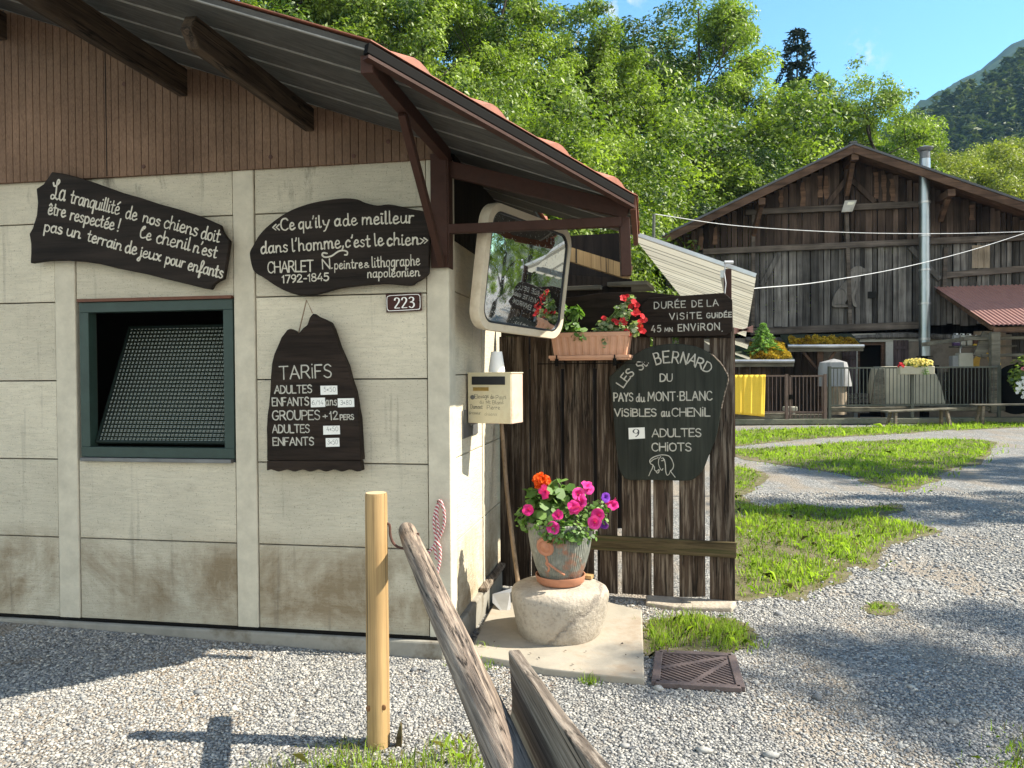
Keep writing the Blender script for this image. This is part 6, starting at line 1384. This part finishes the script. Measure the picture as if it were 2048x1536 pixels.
stuff_label(lawn('lawn_grass', [(1460, 1000), (1520, 1012), (1600, 1010), (1690, 1018), (1790, 1008), (1808, 1022), (1768, 1034), (1830, 1046), (1880, 1064), (1820, 1082), (1768, 1098), (1752, 1140), (1700, 1135), (1690, 1160), (1640, 1178), (1600, 1200), (1540, 1196), (1460, 1186)], 2600, .075, .010, 4, .05, dry=.12), 'patchy lawn grass beside the right edge of the board gate', 'grass')
stuff_label(lawn('grass_tuft', [(1732, 1212), (1760, 1204), (1796, 1210), (1798, 1226), (1765, 1232), (1736, 1228)], 4500, .04, .007, 5, .02, edge=.04), 'small round grass tuft alone in the gravel', 'grass')
stuff_label(lawn('grass_tuft', [(1286, 1262), (1296, 1240), (1340, 1238), (1382, 1230), (1420, 1236), (1470, 1240), (1505, 1262), (1510, 1282), (1485, 1300), (1440, 1312), (1390, 1300), (1330, 1308), (1288, 1316)], 9000, .085, .006, 6, .045, dry=.18, edge=.08), 'thick grass tufts between the board gate and the drain grate', 'grass')
stuff_label(lawn('grass_tuft', [(880, 1330), (935, 1300), (1000, 1296), (1015, 1325), (985, 1348), (920, 1340)], 3000, .07, .006, 7, .02, sheet=False, edge=.08), 'thin grass tufts between the hut plinth and the log', 'grass')
stuff_label(lawn('grass_tuft', [(1160, 1352), (1190, 1350), (1200, 1366), (1180, 1374), (1160, 1368)], 9000, .05, .005, 8, .012, sheet=False, edge=.02), 'tiny grass tuft at the front edge of the concrete slab', 'grass')
stuff_label(lawn('grass_tuft', [(480, 1545), (560, 1508), (640, 1490), (735, 1484), (800, 1500), (860, 1475), (920, 1468), (990, 1485), (1000, 1600), (480, 1600)], 5200, .062, .0055, 9, .03, dry=.35, sheet=False), 'grass and dry stalks round the foot of the pine post', 'grass')
stuff_label(lawn('grass_tuft', [(1985, 1500), (2010, 1478), (2080, 1450), (2080, 1600), (1970, 1600)], 5200, .06, .006, 10, .05, sheet=False, dry=.2, edge=.1), 'corner of grass at the near right edge of the gravel', 'grass')
# loose pebbles over the gravel
def pebbles(name, label, x0, x1, y0, y1, n, rlo, rhi, seed):
    rg = np.random.default_rng(seed); q = np.column_stack([rg.uniform(x0, x1, n), rg.uniform(y0, y1, n)])
    k = (np.abs(q[:, 0]) < .70 * q[:, 1] + .15); rel = q - C0[:2]; k &= (rel @ VV[:2] > .07) | (rel @ U[:2] > .1); rel = q - F0[:2]
    k &= (rel @ FN[:2] > .06) | (rel @ FU[:2] > .02)
    slp = np.array([v[:2] for v in P_slab]); k &= ~inpoly(slp, q); k &= ~inpoly(np.array([v[:2] for v in g]), q); 
    trk = np.sin(q[:, 0] * 1.7 + 1) * np.sin(q[:, 1] * 2.3 + .5 * q[:, 0]) + .5 * np.sin(q[:, 0] * 4.3 - q[:, 1] * 3.1); k &= rg.random(n) < np.clip(.9 - .75 * trk, .06, 1)
    for i, L_ in enumerate(LAWNS):
        if i not in (6, 7): k &= ~(inpoly(L_, q) & (rg.random(n) < .93))
    q = q[k]; n = len(q)
    t = (1 + 5 ** .5) / 2; iv = np.array([(-1, t, 0), (1, t, 0), (-1, -t, 0), (1, -t, 0), (0, -1, t), (0, 1, t), (0, -1, -t), (0, 1, -t), (t, 0, -1), (t, 0, 1), (-t, 0, -1), (-t, 0, 1)]) / 1.9
    fi = np.array([(0, 11, 5), (0, 5, 1), (0, 1, 7), (0, 7, 10), (0, 10, 11), (1, 5, 9), (5, 11, 4), (11, 10, 2), (10, 7, 6), (7, 1, 8), (3, 9, 4), (3, 4, 2), (3, 2, 6), (3, 6, 8), (3, 8, 9), (4, 9, 5), (2, 4, 11), (6, 2, 10), (8, 6, 7), (9, 8, 1)])
    r = np.exp(rg.uniform(log(rlo), log(rhi), n) * .5 + .5 * rg.normal(log((rlo * rhi) ** .5), .3, n)); s3_ = np.column_stack([rg.uniform(.8, 1.5, n), rg.uniform(.7, 1.1, n), rg.uniform(.4, .8, n)]) * r[:, None]
    an = rg.random(n) * 2 * pi; jit = 1 + rg.normal(0, .13, (n, 12, 1)); v = iv[None] * jit * s3_[:, None, :]; ca, sa = np.cos(an)[:, None], np.sin(an)[:, None]
    vx = v[:, :, 0] * ca - v[:, :, 1] * sa; vy = v[:, :, 0] * sa + v[:, :, 1] * ca; V = np.stack([vx + q[:, 0, None], vy + q[:, 1, None], v[:, :, 2] + gz(q[:, 0], q[:, 1])[:, None] + r[:, None] * .25], 2).reshape(-1, 3)
    Fc = (fi[None] + 12 * np.arange(n)[:, None, None]).reshape(-1, 3); T = np.repeat(np.clip(rg.normal(.5, .22, n), 0, 1), 20)
    o = link(name, npmesh(name, V, Fc, T, smooth=False), MT['pebble'], None, label, 'gravel', None, 'stuff'); return o
def mk_peb():
    t = NT('pebble'); c = t.ramp(t.tint(), [(0., (.10, .105, .115)), (.35, (.23, .228, .225)), (.65, (.37, .355, .325)), (.9, (.51, .47, .40)), (1., (.6, .56, .49))]); n = t.noise(60, 4, .6)
    t.bsdf(t.mix(c, t.ramp(n, [(.3, .75), (.7, 1.15)]), 1, 'MULTIPLY'), .8, 0, None, .25); MT['pebble'] = t.m
mk_peb(); P_slab = P_slab_pts
pebbles('pebbles', 'loose pale grey gravel stones in the foreground', -3, 3.4, 2.8, 5.4, 90000, .0036, .0115, 1)
pebbles('pebbles', 'loose gravel stones over the yard farther back', -3, 7, 5.2, 10, 42000, .007, .018, 2)
rg = np.random.default_rng(5); n = 150
pebbles('larger_stones', 'scattered larger rounded stones on the gravel', -2.6, 3.6, 2.9, 7, 200, .014, .026, 3)
# fallen petals and leaves on the slab and gravel
q = np.column_stack([rg.uniform(-.6, 1.2, 60), rg.uniform(3.4, 4.6, 60), np.full(60, .045)]); onslab = inpoly(np.array([v[:2] for v in P_slab]), q[:, :2]); q[~onslab, 2] = .016
V, Fc, T = leaves(q, np.tile(A(0, 0, 1), (60, 1)), .022, rg, 'dia', .5, .5, jit=.2); link('fallen_leaves', npmesh('fallen_leaves', V, Fc, T), MT['iron'], None, 'tiny dry brown leaf bits littering the slab and gravel', 'leaf litter', None, 'stuff')
# ================================================================== TREES
def broad(seed, H, r, lsz, nleaf, base=.12, nl=16, spread=1., flat=.75):
    """tapered trunk and limbs with leaf sprays; returns trunk MB and leaf arrays"""
    rg = np.random.default_rng(seed); m = MB(); C_ = []; R_ = []
    tp_ = [A(0, 0, -.3)]; 
    for k in range(1, 8): tp_.append(A(rg.normal(0, .02 * H * k / 7), rg.normal(0, .02 * H * k / 7), H * .93 * k / 7))
    tp_ = cr(tp_, 3); m.tube(tp_, np.interp(np.linspace(0, 1, len(tp_)), [0, .1, 1], [.024 * H, .016 * H, .002 * H]), 8)
    for k in range(nl):
        f = base + (1 - base) * (k + rg.random()) / nl; z = f * H * .92; an = k * 2.4 + rg.normal(0, .4)
        pr = r * np.interp(f, [0, .15, .4, .65, .85, 1], [.55, .8, 1., .95, .7, .3]) * rg.uniform(.75, 1.15); st = tp_[min(len(tp_) - 1, int(f * .93 * len(tp_)))]
        e = st + A(cos(an) * pr, sin(an) * pr, pr * rg.uniform(.25, .8)); P = cr([st, (st + e) / 2 + A(0, 0, pr * .1) + rg.normal(0, .06 * pr, 3), e], 4)
        m.tube(P, np.linspace(.008 * H * (1.1 - f), .0012 * H, len(P)), 5)
        for j in range(5):
            t = rg.uniform(.35, 1.); s = P[int(t * (len(P) - 1))]; e2 = s + rg.normal(0, .30 * pr, 3) * A(1, 1, .8); m.tube([s, (s + e2) / 2 + rg.normal(0, .03 * pr, 3), e2], [.0016 * H, .001 * H, .0005 * H], 4)
            C_.append(e2); R_.append(rg.uniform(.10, .2) * r * spread + .12)
        C_.append(e); R_.append(rg.uniform(.14, .24) * r * spread + .12)
    for k in range(int(nl * 4.5)):
        f = rg.uniform(base, 1.); pr = r * np.interp(f, [0, .15, .4, .65, .85, 1], [.5, .8, 1., .95, .7, .22]); an = rg.random() * 2 * pi; q = rg.uniform(.55, 1.08)
        C_.append(A(cos(an) * pr * q, sin(an) * pr * q, f * H * 1.0)); R_.append(rg.uniform(.10, .2) * r * spread + .1)
    C_, R_ = np.array(C_), np.array(R_); w = R_ ** 2; idx = rg.choice(len(C_), nleaf, p=w / w.sum()); ct = rg.normal(.5, .24, len(C_))
    d = rg.normal(0, 1, (nleaf, 3)); d /= np.linalg.norm(d, axis=1)[:, None]; p = C_[idx] + d * (R_[idx] * rg.random(nleaf) ** .5)[:, None] * A(1.15, 1.15, flat); p[:, 2] -= R_[idx] * .25 * (np.hypot(*(p - C_[idx])[:, :2].T) / R_[idx]) ** 2
    out = p * A(1, 1, 0); out /= np.linalg.norm(out, axis=1)[:, None] + 1e-6
    return m, leaves(p, d * .35 + out * .25 + A(0, 0, .7), lsz, rg, 'dia', .35, .42, np.clip(ct[idx] + rg.normal(0, .16, nleaf), 0, 1), .55)
def proto_tree(name, *a, mat='leaf', **k):
    m, (V, Fc, T) = broad(*a, **k); me = npmesh('crown', V, Fc, T); me.materials.append(MT[mat])
    tm = bpy.data.meshes.new('trunk'); tm.from_pydata(m.v, [], m.f); at = tm.attributes.new('tint', 'FLOAT', 'FACE'); at.data.foreach_set('value', np.ones(len(m.f), np.float32)); tm.materials.append(MT['bark']); tm.polygons.foreach_set('use_smooth', np.ones(len(m.f), bool))
    return tm, me
PRO = {'a': proto_tree('a', 21, 17, 3.9, .165, 64000, base=.10, nl=22, spread=.8), 'b': proto_tree('b', 22, 17, 3.1, .16, 52000, base=.12, nl=20, spread=.8), 'c': proto_tree('c', 23, 17, 4.4, .17, 64000, base=.16, nl=20, spread=.72),
       's': proto_tree('s', 24, 7, 2.9, .13, 42000, base=.02, nl=14, spread=1.1), 'd': proto_tree('d', 27, 17, 4.2, .20, 40000, base=.08, nl=20, spread=.85, mat='leaf_shade'), 'l': proto_tree('l', 25, 17, 3.4, .19, 30000, base=.2, nl=22, spread=.95), 'f': proto_tree('f', 26, 15, 4.2, .20, 36000, base=.05, nl=16, mat='leaf_b')}
def tree(name, kind, px, Y, H, rot, label, group, wid=1., x=None):
    x = (px - 1024) / F * Y if x is None else x; z = float(hz(x, Y)) if Y > 41 else 0.
    t = thing(name, label, 'tree' if kind != 's' else 'shrub', (x, Y, z), group); H0 = {'s': 7, 'f': 15}.get(kind, 17); s = H / H0
    tm, cm = PRO[kind]
    for nm, me in (('trunk', tm), ('crown', cm)): o = link(nm, me, None, t)
    t.scale = (s * wid, s * wid, s); t.rotation_euler = (0, 0, rot); return t
GT = 'leafy trees behind the hut and barn'
def topH(y, Y): return EYE + (742 - y) / F * Y
for i, (kd_, px, Y, yt, wid, lb) in enumerate((
    ('a', 545, 27, -190, 1.1, 'leafy tree over the upper left end of the red roof edge'), ('c', 700, 29, -160, .85, 'leafy tree above the middle of the red roof edge'),
    ('a', 850, 28, -130, .92, 'bright leafy tree right of the tip of the roof bracket'), ('c', 1000, 30, -70, .85, 'tall leafy tree with bare twigs under its crown above the oval sign'),
    ('b', 1185, 33, 0, .95, 'slim upright leafy tree just left of the biggest crown'), ('a', 1400, 41, -15, 1.0, 'biggest round topped leafy tree behind the left slope of the barn roof'),
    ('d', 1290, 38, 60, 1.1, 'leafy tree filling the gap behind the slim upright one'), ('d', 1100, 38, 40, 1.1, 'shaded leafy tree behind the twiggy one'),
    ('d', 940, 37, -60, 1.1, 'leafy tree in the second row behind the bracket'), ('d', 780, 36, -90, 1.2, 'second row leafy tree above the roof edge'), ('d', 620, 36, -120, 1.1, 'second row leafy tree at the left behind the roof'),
    ('b', 1482, 45, 120, 1.05, 'leafy tree on the right shoulder of the biggest crown'), ('b', 1622, 47, 150, .95, 'pointed leafy tree in front of the dark spruce'),
    ('l', 1738, 45, 132, .95, 'airy leafy tree with sky showing through above the barn ridge'), ('l', 1805, 50, 200, .9, 'thin leafy tree left of the stove pipe cap'),
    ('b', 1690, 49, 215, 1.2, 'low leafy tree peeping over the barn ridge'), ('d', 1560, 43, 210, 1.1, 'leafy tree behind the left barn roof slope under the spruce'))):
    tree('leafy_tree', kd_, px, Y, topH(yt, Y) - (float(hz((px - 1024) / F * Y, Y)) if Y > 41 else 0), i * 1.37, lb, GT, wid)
for i, (px, Y, yt, lb) in enumerate(((1120, 25, 330, 'shrub in the undergrowth behind the bend of the roof edge'), (1160, 28, 300, 'shrub below the slim upright tree'), (1235, 31, 300, 'tall shrub at the foot of the biggest tree'), (1190, 25.5, 385, 'low shrub just above the canopy end'), (1390, 40, 300, 'shrub right behind the left barn eave'), (1040, 26, 260, 'shrub under the twiggy tree'), (940, 25, 200, 'shrub showing over the roof edge'), (1190, 36, 180, 'shaded shrub between the trunks'), (1460, 43, 260, 'shrub behind the barn roof near the biggest tree'))):
    tree('leafy_shrub', 's', px, Y, topH(yt, Y), i * 2.1, lb, 'shrubs in the undergrowth', .8 + .15 * (i % 3))
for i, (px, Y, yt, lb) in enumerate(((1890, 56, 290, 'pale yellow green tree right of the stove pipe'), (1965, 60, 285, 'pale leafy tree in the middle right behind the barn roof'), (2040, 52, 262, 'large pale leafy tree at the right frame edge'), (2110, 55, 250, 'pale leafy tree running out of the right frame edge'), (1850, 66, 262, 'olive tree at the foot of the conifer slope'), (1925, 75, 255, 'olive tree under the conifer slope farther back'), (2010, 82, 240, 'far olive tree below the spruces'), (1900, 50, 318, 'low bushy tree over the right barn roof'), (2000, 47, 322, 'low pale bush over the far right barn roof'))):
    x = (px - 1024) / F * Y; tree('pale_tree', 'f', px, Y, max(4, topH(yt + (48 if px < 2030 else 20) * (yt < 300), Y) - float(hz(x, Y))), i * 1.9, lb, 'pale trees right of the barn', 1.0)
# trees along the right edge of the yard throw the dappled shade
for i, (x, Y, H, kd_, wid, lb) in enumerate(YARD_TREES):
    tree('yard_tree', kd_, 0, Y, H, i * 1.1 + .4, lb, 'trees along the right side of the yard', wid, x=x)
# the dark spruce, and the conifer wood on the spur
spx = (1595 - 1024) / F * 52; V, Fc, T = spruce_mesh(24., 8, 20, 120, .42, .155, .005)
t = thing('dark_spruce', 'tall dark spruce rising against the sky behind the barn', 'tree', (spx, 52, float(hz(spx, 52)))); t.scale = (1, 1, (topH(55, 52) - float(hz(spx, 52))) / 24.)
link('crown', npmesh('crown', V, Fc, T), MT['needle'], t); m = MB(); m.tube([wloc(t), wloc(t) + ZZ * 23.5], [.3, .03], 8); m.build('trunk', MT['bark'], t)
pv, pf_, pt_ = [], [], []; vb = 0; rg = np.random.default_rng(77); protos = [spruce_mesh(1., 100 + k, 9, 4, .13, .17) for k in range(4)]
cnt = 0
while cnt < 1900:
    x, y = rg.uniform(90, 330), rg.uniform(150, 345)
    if x / y > .76 or x / y < .44: continue
    V, Fc, T = protos[cnt % 4]; s = rg.uniform(14, 25); an = rg.random() * 6.28; R2 = np.array([[cos(an), -sin(an), 0], [sin(an), cos(an), 0], [0, 0, 1]])
    pv.append((V * A(s * 1.15, s * 1.15, s)) @ R2.T + A(x, y, float(hz(x, y)) - .3)); pf_.append(Fc + vb); vb += len(V); pt_.append(np.clip(T * .35 + rg.random() ** 3 * .75, 0, 1)); cnt += 1
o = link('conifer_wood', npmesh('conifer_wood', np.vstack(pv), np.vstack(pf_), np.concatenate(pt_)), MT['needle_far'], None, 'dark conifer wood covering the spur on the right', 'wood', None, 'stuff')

# ------------------------------------------------------------------ valley air: far slopes fade to blue
m = MB(); m.obox((-1600, -240, -1.5), (3200, 0, 0), (0, 2880, 0), (0, 0, 700)); hzm = NT('valley_air')
pv_ = hzm.n('VolumePrincipled'); pv_.inputs['Color'].default_value = (.35, .62, 1, 1); pv_.inputs['Density'].default_value = HAZE; hzm.l(pv_.outputs[0], hzm.out.inputs[1])
m.build('haze', hzm.m, None, kind='stuff')
